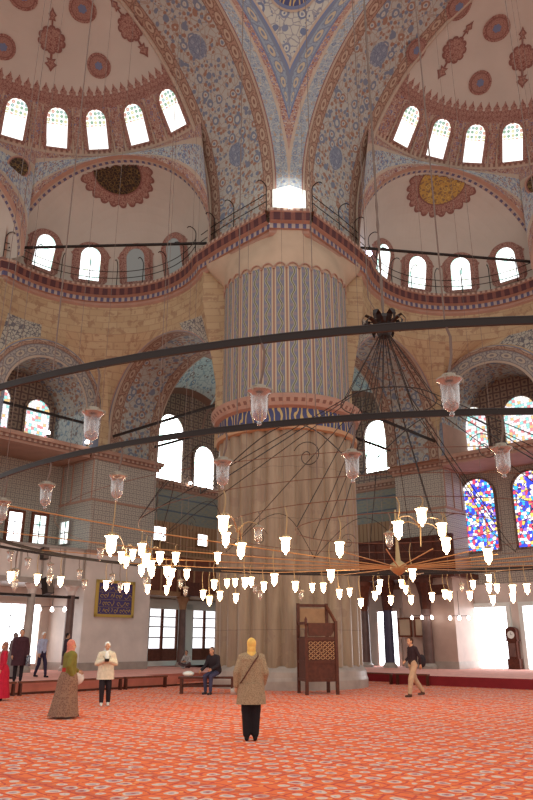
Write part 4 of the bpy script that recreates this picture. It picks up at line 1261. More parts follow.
LAMPS = [(-0.05,4.65,3.16,0,0),(-1.34,5.14,3.16,0,0),(1.22,4.38,3.14,0,0),(-2.36,7.41,3.08,1,0),(-1.47,6.79,3.04,1,0),(-0.40,6.25,3.05,1,0),(0.74,5.90,3.03,1,0),(1.98,5.71,3.03,1,0),(-3.05,8.06,3.03,1,0),(-0.13,11.24,3.22,4,0),(1.99,11.46,3.16,5,0),(-3.51,15.01,3.37,2,0),(-5.95,16.53,3.48,0,0),(-5.71,17.09,3.38,0,0),(-5.37,17.76,3.33,0,0),(-5.36,17.77,3.07,0,0),(-4.84,18.58,3.26,0,0),(-4.73,18.72,3.02,0,0),(-5.86,16.75,3.10,0,0),(-5.85,16.77,2.85,0,0),(-4.16,19.40,3.22,0,0),(-3.97,19.60,3.01,0,0),(-3.39,20.14,3.21,0,0),(-2.48,20.83,3.19,0,0),(-2.34,20.92,2.99,0,0),(-0.35,21.85,3.13,0,0),(-0.18,20.43,2.86,1,0),(0.99,20.76,2.88,1,0),(5.84,21.64,3.14,0,0),(-0.59,9.59,3.12,3,1),(-0.71,12.34,3.30,4,1),(-0.42,11.67,3.03,4,1),(-1.13,16.50,3.46,3,1),(0.29,10.81,3.00,4,1),(1.22,11.85,3.07,5,1),(1.88,10.05,3.12,4,1),(2.22,10.01,3.30,4,1),(2.85,11.44,3.32,5,1),(2.90,11.45,3.08,5,1),(3.07,15.10,2.95,5,1),(3.69,11.86,2.96,5,1),(-1.96,8.94,2.76,2,1),(-3.22,15.82,3.39,2,1),(-3.14,15.98,3.31,2,1),(-3.04,16.19,3.49,2,1),(-2.35,13.37,3.25,3,1),(-2.18,14.58,3.24,3,1),(-2.28,14.10,3.01,3,1),(-2.33,13.78,3.11,3,1),(-2.87,16.48,3.17,2,1),(-2.68,16.77,3.16,2,1),(-1.94,15.25,3.31,3,1),(-2.39,17.17,3.21,2,1),(-2.28,17.31,3.17,2,1),(-2.78,20.63,3.25,0,1),(-2.84,20.58,3.02,0,1),(-1.96,17.66,3.19,2,1),(-1.32,18.22,2.98,2,1),(-1.18,21.54,3.28,0,1),(-0.94,21.64,3.30,0,1),(-0.51,17.08,2.94,3,1),(-0.40,18.80,3.10,2,1),(-0.07,18.96,2.99,2,1),(0.17,15.69,2.90,4,1),(0.71,17.77,2.91,3,1),(1.33,14.84,2.91,5,1),(1.32,20.82,3.10,1,1),(1.53,19.43,3.00,2,1),(1.96,19.48,2.84,2,1),(2.56,22.30,3.07,0,1),(-1.28,19.92,2.82,1,1),(-0.85,20.15,2.77,1,1),(-1.72,19.65,2.83,1,1),(-1.55,19.76,2.68,1,1),(3.56,20.82,2.75,1,1),(3.50,22.24,3.32,0,1),(3.46,22.24,3.14,0,1),(4.14,22.14,3.31,0,1),(4.26,22.12,3.13,0,1),(3.12,20.87,2.88,1,1),(2.71,20.90,2.68,1,1),(4.12,20.71,2.76,1,1),(4.69,20.56,2.82,1,1),(5.03,20.45,2.89,1,1),(5.15,20.41,2.85,1,1),(6.15,21.50,3.23,0,1),(5.66,20.19,2.84,1,1),(5.72,18.57,2.93,2,1),(6.20,19.91,2.71,1,1),(6.76,21.20,3.11,0,1),(6.21,18.23,2.86,2,1),(6.66,19.63,2.75,1,1),(6.49,18.01,2.87,2,1),(6.58,21.30,3.39,0,1),(-3.82,19.76,3.02,0,1),(-4.28,19.27,3.05,0,1),(-3.32,20.20,3.02,0,1),(-5.92,16.62,3.04,0,1),(-5.55,17.42,3.05,0,1),(-5.17,18.09,3.05,0,1)]
def lamp_proto(lit):
    mb = MB()
    mb.lathe([(.02, .165), (.045, .16), (.05, .14), (.088, .128), (.088, .116), (.03, .115)], (0, 0, 0), 12)
    for k in range(3):
        a = 2 * PI * k / 3; mb.tube([V((.04 * math.cos(a), .04 * math.sin(a), .15)), V((.095 * math.cos(a), .095 * math.sin(a), .13)), V((.09 * math.cos(a), .09 * math.sin(a), .10))], .006, 4)
    mb2 = MB()
    mb2.lathe([(.0, -.135), (.014, -.13), (.018, -.118), (.010, -.106), (.022, -.098), (.05, -.075), (.060, -.03), (.062, .04), (.064, .09), (.084, .112), (.088, .118)], (0, 0, 0), 14)
    mb3 = MB()
    mb3.lathe([(.0, -.06), (.02, -.045), (.034, -.01), (.03, .03), (.016, .07), (.014, .11)], (0, 0, 0), 10)
    return mb, mb2, mb3
protos = {}
for lit in (0, 1):
    a, b, c = lamp_proto(lit)
    oa = a.build('oil_lamp', M['brass' if lit else 'pewter'], None, smooth=False); ob = b.build('glass_cup', M['glass_lit' if lit else 'glass'], None, smooth=True); oc = c.build('bulb', M['bulb' if lit else 'clear_bulb'], None, smooth=True)
    protos[lit] = (oa.data, ob.data, oc.data)
    for o in (oa, ob, oc): bpy.data.objects.remove(o)
for (x, y, z, ri, lit) in LAMPS:
    R, zr, _ = RINGS[ri]
    p = V((x, y, z)); pl = p - CC
    l = bpy.data.objects.new('oil_lamp', protos[lit][0]); COL.objects.link(l)
    l.parent = chand; l.matrix_parent_inverse = Matrix.Translation(chand.location).inverted(); l.location = p
    for nm, k in (('glass_cup', 1), ('bulb', 2)):
        c = bpy.data.objects.new(nm, protos[lit][k]); COL.objects.link(c); c.parent = l
    # hanger from ring to lamp
    t = math.atan2(pl.y, pl.x); rp = CC + V((R * math.cos(t), R * math.sin(t), zr))
    mb = MB(); a = V((0, 0, .15)); b = rp - p
    sw = V((-math.sin(t), math.cos(t), 0)) * .03
    mb.tube([a, a.lerp(b, .35) + sw, a.lerp(b, .7) + sw * 1.2, b], .010 if not lit else .009, 5)
    h = mb.build('hanger', M['wire'] if not lit else M['brass'], None); h.parent = l  # hangers of lit lamps take the lamplight as a gold colour

# branching gilt arms that carry the brightest lamps, lamplight put into their brass colour
ARMS = [[(1.99, 11.46, 3.16), (1.88, 10.05, 3.12), (2.22, 10.01, 3.3), (2.85, 11.44, 3.32), (2.9, 11.45, 3.08)], [(-0.13, 11.24, 3.22), (-0.59, 9.59, 3.12), (-0.71, 12.34, 3.3), (-0.42, 11.67, 3.03)], [(-1.96, 8.94, 2.76), (-3.22, 15.82, 3.39), (-3.14, 15.98, 3.31), (-3.04, 16.19, 3.49)], [(-2.35, 13.37, 3.25), (-2.18, 14.58, 3.24), (-2.28, 14.1, 3.01), (-2.33, 13.78, 3.11)]]
for g in ARMS:
    ps_ = [V(q) for q in g]; n0 = sum(ps_, V()) / len(ps_) + V((0, 0, .12))
    for q in ps_:
        a = q + V((0, 0, .16)); mid = (n0 + a) / 2 + V((0, 0, .10))
        mb = MB(); mb.tube([n0, n0.lerp(mid, .6) + V((0, 0, .03)), mid, mid.lerp(a, .6) + V((0, 0, .02)), a], .010, 6); mb.build('branch_arm', M['brass'], chand)
    mb = MB(); mb.tube([n0 + V((0, 0, -.02)), V((n0.x + .02, n0.y, 3.36)), V((n0.x, n0.y, 3.0))], [.016, .014, .01], 6); mb.ball(n0, .03, n=8, m=6); mb.build('branch_stem', M['brass'], chand)

# small pendant bars in the aisles
def pendant(p, d, n, label):
    root = empty('pendant_light', p, label, 'lamp')
    mb = MB(); mb.tube([p - d * (n - 1) / 2 + V((0, 0, .12)), p + d * (n - 1) / 2 + V((0, 0, .12))], .015, 5); mb.tube([p + V((0, 0, .12)), p + V((0, 0, 1.35))], .012, 5); mb.build('hanging_bar', M['iron'], root)
    for k in range(n):
        q = p + d * (k - (n - 1) / 2)
        mb = MB(); mb.lathe([(0, -.1), (.07, -.05), (.085, .0), (.05, .08), (.03, .12)], q, 10); mb.build('bulb', M['bulb_far'], root, smooth=True)
pendant(V((-9.4, 32.0, 2.98)), V((.55, .0, 0)), 3, 'bar of three small bulbs hanging under the white marble gallery')
pendant(V((8.15, 38.4, 2.85)), V((.5, -.1, 0)), 3, 'bar of three small bulbs hanging before the framed wall panels')
pendant(V((9.9, 37.6, 2.8)), V((.45, -.1, 0)), 3, 'bar of three small bulbs hanging beside the brown column, under the dark gallery')

# ================================================================= preacher's chair
kp = V((1.72, 25.25, 0)); ky = R_(12)
root = empty('preaching_chair', kp, 'tall dark wooden preaching chair with pierced lattice front against the great pier', 'chair')
KX = V((math.cos(ky), math.sin(ky), 0)); KY = V((-math.sin(ky), math.cos(ky), 0))
def kb(mb, x0, x1, y0, y1, z0, z1, mat=0):
    P_ = lambda x, y, z: kp + KX * x + KY * y + V((0, 0, z))
    mb.hexa([P_(x0, y0, z0), P_(x1, y0, z0), P_(x1, y1, z0), P_(x0, y1, z0), P_(x0, y0, z1), P_(x1, y0, z1), P_(x1, y1, z1), P_(x0, y1, z1)], mat)
KH = .52; KD = .52
for sx in (-1, 1):
    for sy in (-1, 1):
        mb = MB(); top = 1.75 if sy < 0 else 2.92
        if sx > 0 and sy < 0: top = 2.3
        kb(mb, sx * KH - .05, sx * KH + .05, sy * KD - .05, sy * KD + .05, 0, top); mb.build('leg', M['wood'], root)
mb = MB()
for z in (.40, .96, 1.68): 
    for sy in (-1, 1): kb(mb, -KH, KH, sy * KD - .04, sy * KD + .04, z, z + .09)
    for sx in (-1, 1): kb(mb, sx * KH - .04, sx * KH + .04, -KD, KD, z, z + .09)
mb.build('rail', M['wood'], root)
mb = MB(); kb(mb, -KH, KH, -KD - .01, -KD + .02, .49, .96); mb.build('lower_panel', M['wood'], root)
mb = MB(); kb(mb, -KH + .05, KH - .05, -KD + .005, -KD + .02, 1.05, 1.68); bk = mb.build('lattice_panel', M['wood'], root)
mb = MB()
pc = lambda x, z: kp + KX * x + KY * (-KD - .02) + V((0, 0, 1.365 + z))
for ix in range(-5, 6):
    for iz in range(-4, 5):
        x, z = ix * .082, iz * .064
        if x * x / .02 + z * z / .013 < 1: continue
        s = 1 if (ix + iz) % 2 else -1
        mb.tube([pc(x - .03, z - s * .024), pc(x + .03, z + s * .024)], .011, 4)
for k in range(10):
    a = 2 * PI * k / 10; mb.tube([pc(.05 * math.cos(a), .05 * math.sin(a)), pc(.12 * math.cos(a + .4), .1 * math.sin(a + .4))], .010, 4)
mb.build('lattice_inlay', M['inlay'], bk)
for sx in (-1, 1):
    mb = MB(); kb(mb, sx * KH - .015, sx * KH + .015, -KD, KD, .49, 1.75); mb.build('side_panel', M['wood'], root)
mb = MB(); kb(mb, -KH, KH, -KD, KD, 1.75, 1.8); mb.build('seat', M['wood'], root)
mb = MB()
P_ = lambda x, y, z: kp + KX * x + KY * y + V((0, 0, z))
prof = [(-.42, 1.82), (-.46, 2.24), (.46, 2.24), (.46, 1.98), (.36, 1.82)]
for yy in (-KD + .02, -KD + .09): mb.face([P_(x, yy, z) for x, z in prof])
for i in range(5):
    a, b = prof[i], prof[(i + 1) % 5]; mb.face([P_(a[0], -KD + .02, a[1]), P_(b[0], -KD + .02, b[1]), P_(b[0], -KD + .09, b[1]), P_(a[0], -KD + .09, a[1])])
mb.build('front_board', M['wood'], root)
mb = MB(); kb(mb, -KH, KH, KD - .03, KD + .03, 2.8, 2.9); kb(mb, -KH - .03, -KH + .03, -KD, KD, 2.2, 2.28); mb.build('top_rail', M['wood'], root)
mb = MB(); mb.hexa([P_(KH - .03, KD, 2.78), P_(KH + .03, KD, 2.78), P_(KH + .03, -KD, 2.2), P_(KH - .03, -KD, 2.2), P_(KH - .03, KD, 2.9), P_(KH + .03, KD, 2.9), P_(KH + .03, -KD, 2.32), P_(KH - .03, -KD, 2.32)])
mb.build('armrest', M['wood_mid'], root)
mb = MB(); mb.lathe([(.05, 1.75), (.055, 2.0), (.035, 2.1), (.05, 2.2), (.05, 2.35), (.0, 2.45)], P_(-KH, -KD, 0), 8); mb.build('turned_post', M['wood'], root)
mb = MB(); kb(mb, -KH + .06, KH - .06, KD - .02, KD, 2.1, 2.75); mb.build('backrest', M['wood_tan'], root)

# ================================================================= low barriers, bench
def barrier(p, q, label, group):
    root = empty('low_barrier', (p + q) / 2, label, 'barrier', group)
    d = (q - p).normalized(); n = V((-d.y, d.x, 0)); L = (q - p).length
    mb = MB(); mb.obox((p + q) / 2 + V((0, 0, .40)), d * L / 2, n * .09, V((0, 0, .03))); mb.build('top_bar', M['wood_mid'], root)
    for s in (.06, L - .06):
        for e in (-1, 1):
            mb = MB(); c = p + d * s + n * .06 * e; mb.hexa([c + d * a + n * b for a, b in ((-.03, -.025), (.03, -.025), (.03, .025), (-.03, .025))] + [c + d * a - n * .02 * e + n * b + V((0, 0, .37)) for a, b in ((-.03, -.025), (.03, -.025), (.03, .025), (-.03, .025))]); mb.build('leg', M['wood'], root)
G = 'low wooden barriers along the edge of the carpeted platform'
for k in range(6):
    l0 = 3.9 + 2.1 * k
    barrier(BL(l0, 2.85, 0), BL(l0 + 1.98, 2.85, 0), 'low wooden barrier with splayed legs along the platform edge, %s from the great pier' % ORD[k], G)
for k in range(2):
    l0 = 1.0 + 1.7 * k
    barrier(BR(l0, 3.62 , 0), BR(l0 + 1.5, 3.62, 0), 'short low barrier by the platform edge beside the pier, %s' % ('closer to the preaching chair' if k else 'tucked behind the preaching chair'), 'short barriers beside the preaching chair')
bp = V((-1.95, 25.35, 0))
root = empty('wooden_bench', bp, 'dark wooden bench by the foot of the great pier under the sitting man', 'bench')
mb = MB(); mb.box(bp.x - 1.0, bp.x + .9, bp.y - .22, bp.y + .22, .47, .53); mb.build('seat', M['wood'], root)
for sx in (-.9, .8):
    mb = MB(); mb.box(bp.x + sx - .04, bp.x + sx + .04, bp.y - .2, bp.y + .2, 0, .47); mb.build('leg', M['wood'], root)
mb = MB(); mb.box(bp.x - .9, bp.x + .8, bp.y - .02, bp.y + .02, .2, .28); mb.build('stretcher', M['wood'], root)
root = empty('white_cloth', V((-2.6, 25.25, .55)), 'crumpled white cloth lying on the end of the dark bench', 'cloth')
mb = MB(); mb.ball(V((-2.62, 25.22, .625)), .2, .15, .085, mat=0); c_ = mb.build('folds', M['white_plaster'], root, smooth=True)

# ================================================================= people
def capsule(mb, a, b, r0, r1, n=10, m=4, mat=0):
    a, b = V(a), V(b); d = (b - a); L = d.length; t = d.normalized() if L > 1e-6 else V((0, 0, 1))
    x = t.orthogonal().normalized(); y = t.cross(x); rings = []
    for j in range(m + 1):
        an = -PI / 2 + (PI / 2) * j / m; rings.append((a + t * r0 * math.sin(an), max(r0 * math.cos(an), 1e-4)))
    for j in range(m + 1):
        an = (PI / 2) * j / m; rings.append((b + t * r1 * math.sin(an), max(r1 * math.cos(an), 1e-4)))
    us = [2 * PI * k / n for k in range(n)]
    mb.grid(lambda u, j: rings[j][0] + (x * math.cos(u) + y * math.sin(u)) * rings[j][1], us, list(range(len(rings))), mat, closed=True)

def remesh(mb, voxel, smooth=4):
    me = bpy.data.meshes.new('tmp'); me.from_pydata(mb.v, [], mb.f); me.update()
    o = bpy.data.objects.new('tmp', me); COL.objects.link(o)
    md = o.modifiers.new('r', 'REMESH'); md.mode = 'VOXEL'; md.voxel_size = voxel
    ms = o.modifiers.new('s', 'SMOOTH'); ms.iterations = smooth; ms.factor = .5
    dg = bpy.context.evaluated_depsgraph_get(); dg.update()
    res = bpy.data.meshes.new_from_object(o.evaluated_get(dg))
    bpy.data.objects.remove(o); bpy.data.meshes.remove(me)
    return res

def mesh_obj(me, name, mats, parent, xf):
    me.name = name; me.materials.clear()
    for m in mats: me.materials.append(m)
    me.polygons.foreach_set('use_smooth', [True] * len(me.polygons))
    me.transform(xf); me.update()
    o = bpy.data.objects.new(name, me); COL.objects.link(o); o.parent = parent
    o.matrix_parent_inverse = Matrix.Translation(parent.location).inverted()
    return o

REST = dict(head=(0, -.01, 1.575), neck=(0, .01, 1.45), chest=(0, .0, 1.28), belly=(0, 0, 1.08), pelvis=(0, 0, .92),
            shL=(.175, .01, 1.375), shR=(-.175, .01, 1.375), elL=(.225, .03, 1.11), elR=(-.225, .03, 1.11), wrL=(.235, -.06, .88), wrR=(-.235, -.06, .88),
            hiL=(.09, 0, .90), hiR=(-.09, 0, .90), knL=(.10, -.02, .49), knR=(-.10, -.02, .49), anL=(.10, .02, .09), anR=(-.10, .02, .09))
SKIN = plain('skin', srgb(206, 150, 122), .6)
EYE = plain('dark_eye', srgb(40, 28, 24), .3)
LIP = plain('lip', srgb(160, 86, 76), .5)

def person(p, yaw, h, pose, top, legs, shoes, label, hair=None, hairlen='short', scarf=None, coat=None, skirt=None, extras=None, skinny=1.0, legw=1.2, shawl=False, name='person'):
    """local frame: the figure looks along -y; yaw turns it about z"""
    J = {k: V(v) for k, v in REST.items()}
    for k, v in pose.items(): J[k] = V(v)
    s = h / 1.70
    root = empty(name, p, label, 'person')
    xf = Matrix.Translation(p) @ Matrix.Rotation(yaw, 4, 'Z') @ Matrix.Scale(s, 4)
    k = skinny
    mb = MB()
    hd = J['head']; nk = J['neck']
    fwd = V(pose.get('look', (0, -1, 0))).normalized(); side = fwd.cross(V((0, 0, 1))).normalized(); upv = side.cross(fwd).normalized()
    rot = Matrix((side, -fwd, upv)).transposed()
    mb.ball(hd + upv * .03, .074, .092, .10, 16, 10, rot=rot)                 # skull
    mb.ball(hd + fwd * .035 - upv * .045, .056, .06, .065, 12, 8, rot=rot)    # jaw
    capsule(mb, hd + fwd * .09 + upv * .012, hd + fwd * .108 - upv * .022, .010, .015, 8, 3)   # nose
    for sg in (-1, 1):
        mb.ball(hd + side * .076 * sg - upv * .0, .012, .022, .032, 8, 6, rot=rot)             # ears
        mb.ball(hd + side * .034 * sg + fwd * .075 + upv * .03, .026, .016, .012, 8, 6, rot=rot)  # brows
    capsule(mb, nk - V((0, 0, .06)), hd - upv * .05, .056, .05)
    ch, be, pe = J['chest'], J['belly'], J['pelvis']
    capsule(mb, (J['shL'] * .62 + J['shR'] * .38), (J['shL'] * .38 + J['shR'] * .62), .10, .10)
    for sg in (-1, 1):
        o = (J['shL'] - J['shR']).normalized() * .075 * sg
        capsule(mb, ch + o + V((0, 0, .03)), be + o * .8, .115 * k, .105 * k)
        capsule(mb, be + o * .8, pe + o, .105 * k, .12 * k)
    bones = []
    for sd in 'LR':
        shd, el, wr = J['sh' + sd], J['el' + sd], J['wr' + sd]
        capsule(mb, nk - V((0, 0, .05)), shd, .06, .068)
        capsule(mb, shd, el, .062, .05); capsule(mb, el, wr, .05, .034)
        hi, kn, an = J['hi' + sd], J['kn' + sd], J['an' + sd]
        capsule(mb, pe + (hi - pe) * .6, hi, .11 * k, .10 * k)
        capsule(mb, hi, kn, .092 * k, .064 * legw); capsule(mb, kn, an + V((0, 0, .03)), .06 * legw, .046 * legw)
        ft = V(pose.get('toe' + sd, tuple(an + V((0, -.15, -.055)))))
        capsule(mb, an + V((0, .03, -.045)), ft, .042, .034)
        # palm
        hv = V(pose.get('hand' + sd, tuple((wr - el).normalized()))).normalized()
        capsule(mb, wr, wr + hv * .075, .030, .036)
        bones.append((wr, wr + hv * .18, 0))
    me = remesh(mb, .0135, 3)
    # fingers: a short bent chain each, thumb leaving the side of the palm
    fm = MB(); fm.v = [tuple(v.co) for v in me.vertices]; fm.f = [tuple(q.vertices) for q in me.polygons]; fm.m = [0] * len(fm.f); fm.uv = [[(0, 0)] * len(f) for f in fm.f]
    nbody = len(fm.f)
    for sd in 'LR':
        el, wr = J['el' + sd], J['wr' + sd]
        hv = V(pose.get('hand' + sd, tuple((wr - el).normalized()))).normalized()
        inw = V((-1 if sd == 'L' else 1, -.25, 0)); inw = (inw - hv * inw.dot(hv)).normalized(); lat = hv.cross(inw).normalized()
        if lat.y > 0: lat = -lat
        for i, (off, ln) in enumerate(((.028, .072), (.010, .082), (-.009, .076), (-.027, .058))):
            b0 = wr + hv * .085 + lat * off
            b1 = b0 + hv * ln * .5 + inw * ln * .12; b2 = b1 + hv * ln * .32 + inw * ln * .32
            fm.tube([wr + hv * .06 + lat * off * .8, b0, b1, b2], [.0105, .010, .009, .0075], 6)
        t0 = wr + hv * .025 + lat * .03
        fm.tube([t0, t0 + lat * .025 + hv * .03, t0 + lat * .03 + hv * .062 + inw * .02], [.012, .011, .009], 6)
    nf = len(fm.f)
    # zones by nearest bone
    zones = [(J['head'], J['head'] + upv * .05, 0, .13), (J['neck'] - V((0, 0, .0)), J['head'], 0, .07)]
    seg = [(J['head'] - upv * .06, J['head'] + upv * .1, 0), (ch + V((0, 0, .05)), be, 1), (be, pe + V((0, 0, .03)), 1), (J['shL'], J['shR'], 1), (nk - V((0, 0, .06)), nk - V((0, 0, .05)), 1)]
    for sd in 'LR':
        seg += [(J['sh' + sd], J['el' + sd], 1), (J['el' + sd], J['wr' + sd].lerp(J['el' + sd], .08), 1), (J['hi' + sd], J['kn' + sd], 2), (J['kn' + sd], J['an' + sd] + V((0, 0, .04)), 2), (pe - V((0, 0, .06)), J['hi' + sd], 2)]
        ft = V(pose.get('toe' + sd, tuple(J['an' + sd] + V((0, -.15, -.055)))))
        seg += [(J['an' + sd] + V((0, .03, -.05)), ft, 3)]
    for b in bones: seg.append(b)
    def dseg(c, a, b):
        d = b - a; t = max(0, min(1, (c - a).dot(d) / max(d.length_squared, 1e-9))); return (c - a - d * t).length
    vs = [V(v) for v in fm.v]
    for i in range(nbody):
        c = (vs[fm.f[i][0]] + vs[fm.f[i][2]]) / 2
        fm.m[i] = min(seg, key=lambda q: dseg(c, q[0], q[1]))[2]
    # face details
    for sg in (-1, 1): fm.ball(hd + side * .031 * sg + fwd * .087 + upv * .012, .011, .006, .006, 8, 6, mat=4, rot=rot)
    fm.ball(hd + fwd * .091 - upv * .055, .024, .006, .006, 8, 6, mat=5, rot=rot)
    me2 = bpy.data.meshes.new('body'); me2.from_pydata(fm.v, [], fm.f); me2.polygons.foreach_set('material_index', fm.m); me2.update()
    bpy.data.meshes.remove(me)
    idx = list(fm.m)
    o = mesh_obj(me2, 'body', [SKIN, top, legs, shoes, EYE, LIP], root, xf)
    o.data.polygons.foreach_set('material_index', idx)
    def child(nm, build, mat, vox=.014, sm=4):
        b = MB(); build(b); m_ = remesh(b, vox, sm); return mesh_obj(m_, nm, [mat], root, xf)
    def raw(nm, b, mat):
        m_ = bpy.data.meshes.new(nm); m_.from_pydata(b.v, [], b.f); m_.update(); return mesh_obj(m_, nm, [mat], root, xf)
    if hair:
        def hb(b):
            b.ball(hd + upv * .045 - fwd * .014, .083, .094, .098, 14, 10, rot=rot)
            if hairlen == 'long': capsule(b, hd - fwd * .06 + upv * .02, hd - fwd * .085 - upv * .16, .06, .05)
            else: b.ball(hd - fwd * .045 - upv * .01, .07, .05, .07, 10, 8, rot=rot)
        c = child('hair', hb, hair, .013, 2)
        # keep the hair off the face
        import bmesh
        bm = bmesh.new(); bm.from_mesh(c.data); inv = xf.inverted()
        dl = [v for v in bm.verts if ((inv @ v.co) - hd).dot(fwd) > .045 and ((inv @ v.co) - hd).dot(upv) < .085]
        bmesh.ops.delete(bm, geom=dl, context='VERTS'); bm.to_mesh(c.data); bm.free()
    if scarf:
        def sb(b):
            b.ball(hd + upv * .045 - fwd * .02, .088, .10, .104, 14, 10, rot=rot)
            b.ball(hd - fwd * .03 - upv * .045, .082, .085, .10, 12, 8, rot=rot)
            capsule(b, hd - upv * .1, nk - V((0, 0, .03)), .085, .105)
            for sg in (-1, 1): capsule(b, nk, nk + side * .09 * sg - V((0, 0, .07)), .08, .05)
            capsule(b, nk + fwd * .03, nk + fwd * .05 - V((0, 0, .09)), .075, .05)
            if shawl:
                for sg in (-1, 1): capsule(b, nk + side * .08 * sg - V((0, 0, .06)), nk + side * .17 * sg - V((0, 0, .24)), .085, .085)
                capsule(b, nk - V((0, 0, .1)) + fwd * .06, nk - V((0, 0, .22)) + fwd * .1, .10, .08); capsule(b, nk - V((0, 0, .08)) - fwd * .05, nk - V((0, 0, .26)) - fwd * .06, .12, .12)
        c = child('headscarf', sb, scarf, .013, 3)
        import bmesh
        bm = bmesh.new(); bm.from_mesh(c.data); inv = xf.inverted()
        dl = []
        for v in bm.verts:
            q = (inv @ v.co) - hd; f_, u_, s_ = q.dot(fwd), q.dot(upv), q.dot(side)
            if f_ > .03 and (s_ / .06) ** 2 + ((u_ + .01) / .088) ** 2 < 1: dl.append(v)
        bmesh.ops.delete(bm, geom=dl, context='VERTS'); bm.to_mesh(c.data); bm.free()
    if coat:
        cm, clen, flare, nm = coat
        def cb(b):
            for sd in 'LR':
                shd, el, wr = J['sh' + sd], J['el' + sd], J['wr' + sd]
                capsule(b, shd, el, .076, .066); capsule(b, el, wr.lerp(el, .06), .064, .056)
                capsule(b, nk - V((0, 0, .07)), shd, .07, .078)
            o = (J['shL'] - J['shR']).normalized()
            capsule(b, ch + o * .09 + V((0, 0, .06)), ch - o * .09 + V((0, 0, .06)), .135, .135)
            for sg in (-1, 0, 1):
                capsule(b, ch + o * .085 * sg, pe + o * .09 * sg, .132, .14)
        c = child('%s' % nm, cb, cm)
        b = MB()
        zt, zb = pe.z + .02, clen
        if zb < pe.z - .1:
            hc = pe
            tt = lin(0, 1, 9); us = [2 * PI * q / 40 for q in range(40)]
            def fn(u, t):
                rx = .235 + flare * t; ry = .165 + flare * .8 * t
                f_ = 1 + .03 * t * math.sin(7 * u)
                return V((hc.x + rx * f_ * math.cos(u), hc.y + ry * f_ * math.sin(u), zt + (zb - zt) * t))
            b.grid(fn, us, tt, closed=True)
            n0 = len(b.v)
            raw('%s_skirt' % nm, b, cm)
    if skirt:
        sm_, zb, fl = skirt
        b = MB(); us = [2 * PI * q / 56 for q in range(56)]
        def fn(u, t):
            z = (pe.z + .12) + (zb - pe.z - .12) * t
            rx = .165 + (fl - .03) * t ** .8 + .04 * math.sin(PI * min(1, t * 2.2)) * (1 - t); ry = rx * .85
            f_ = 1 + .05 * t * math.sin(9 * u) + .03 * t * math.sin(5 * u + 1)
            sway = V(pose.get('sway', (0, 0, 0))) * t
            return V((pe.x + rx * f_ * math.cos(u), pe.y + ry * f_ * math.sin(u), z)) + sway
        b.grid(fn, us, lin(0, 1, 14), closed=True); raw('skirt', b, sm_)
    if extras: extras(root, xf, J, raw, child)
    return root


def fl(name, c, c2=None, k=14):
    if not c2: return plain(name, c, .85, var=.12, vs=12)
    m = Mat(name, .85); v = m.voro(m.obj(), k, .8)
    return m.col(m.mix(m.math('LESS_THAN', v['Distance'], .42), c, c2)).done()
def bar_cyl(b, a, c, r): b.tube([V(a), V(c)], r, 8)

# 1 woman in the tweed coat, seen from behind
def ex1(root, xf, J, raw, child):
    b = MB(); pts = [J['shR'] + V((.05, .10, .07)), V((-.02, .165, 1.28)), V((.1, .175, 1.1)), V((.2, .14, .95))]
    pts = [J['shR'] + V((.06, .02, .085)), J['shR'] + V((.06, .12, .03))] + pts[1:]
    b.tube(pts, .012, 6); raw('bag_strap', b, M['wood'])
    b = MB(); w = J['wrL']; b.obox(w + V((.03, -.06, -.1)), V((.07, .0, 0)), V((0, .045, 0)), V((0, 0, .05))); b.tube([w + V((.03, -.1, -.1)), w + V((.03, -.16, -.1))], .035, 10)
    b.tube([w + V((-.02, -.06, -.06)), w + V((0, -.03, .02)), w + V((.08, -.06, -.06))], .006, 5); raw('camera', b, M['grey_marble'])
person(V((-.27, 13.36, 0)), PI + R_(4), 1.67, dict(elL=(.27, .05, 1.13), wrL=(.27, .0, .90), elR=(-.255, .05, 1.12), wrR=(-.22, -.09, .93), anL=(.075, .02, .09), anR=(-.075, .0, .09), knL=(.08, -.01, .49), knR=(-.08, -.02, .49)),
       fl('tweed_coat_lining', srgb(168, 134, 112)), fl('black_trousers', srgb(30, 24, 28)), fl('black_shoes', srgb(26, 20, 22)),
       'woman in a brown tweed coat, yellow headscarf and black trousers standing with her back turned', scarf=fl('yellow_scarf', srgb(244, 190, 104)),
       coat=(fl('tweed_coat', srgb(170, 142, 114), srgb(142, 114, 90), 60), .60, .03, 'coat'), extras=ex1, legw=1.55)

# 2 woman in olive top and long brown skirt, walking
def ex2(root, xf, J, raw, child):
    b = MB(); b.ball(J['wrL'] + V((.03, -.02, -.16)), .10, .17, .15, 14, 10); b.tube([J['wrL'] + V((0, .06, -.05)), J['wrL'] + V((0, .02, .04)), J['wrL'] + V((0, -.1, -.05))], .01, 6); raw('white_bag', b, fl('white_bag', srgb(222, 206, 200)))
    b = MB(); us = [2 * PI * q / 32 for q in range(32)]
    b.grid(lambda u, z: V((J['pelvis'].x + .185 * math.cos(u), J['pelvis'].y + .165 * math.sin(u), z)), us, [1.0, 1.09], closed=True); raw('red_belt', b, fl('red_belt', srgb(176, 50, 44)))
person(V((-4.55, 17.3, 0)), PI / 2 + R_(35), 1.66, dict(elL=(.25, -.06, 1.13), wrL=(.2, -.28, 1.0), elR=(-.24, .1, 1.13), wrR=(-.2, .0, .92), anL=(.08, -.18, .09), anR=(-.08, .2, .1), knL=(.09, -.14, .49), knR=(-.09, .06, .49), sway=(0, .06, 0)),
       fl('olive_top', srgb(122, 112, 50)), fl('dark_leggings', srgb(70, 50, 44)), fl('dark_shoes', srgb(48, 34, 34)),
       'woman in olive top, pink headscarf and long brown skirt walking with a white bag', scarf=fl('pink_scarf', srgb(214, 130, 112)),
       coat=(fl('olive_jacket', srgb(126, 114, 52)), .95, .0, 'olive_jacket'), skirt=(fl('patterned_skirt', srgb(150, 112, 92), srgb(122, 84, 70), 30), .05, .26), extras=ex2)

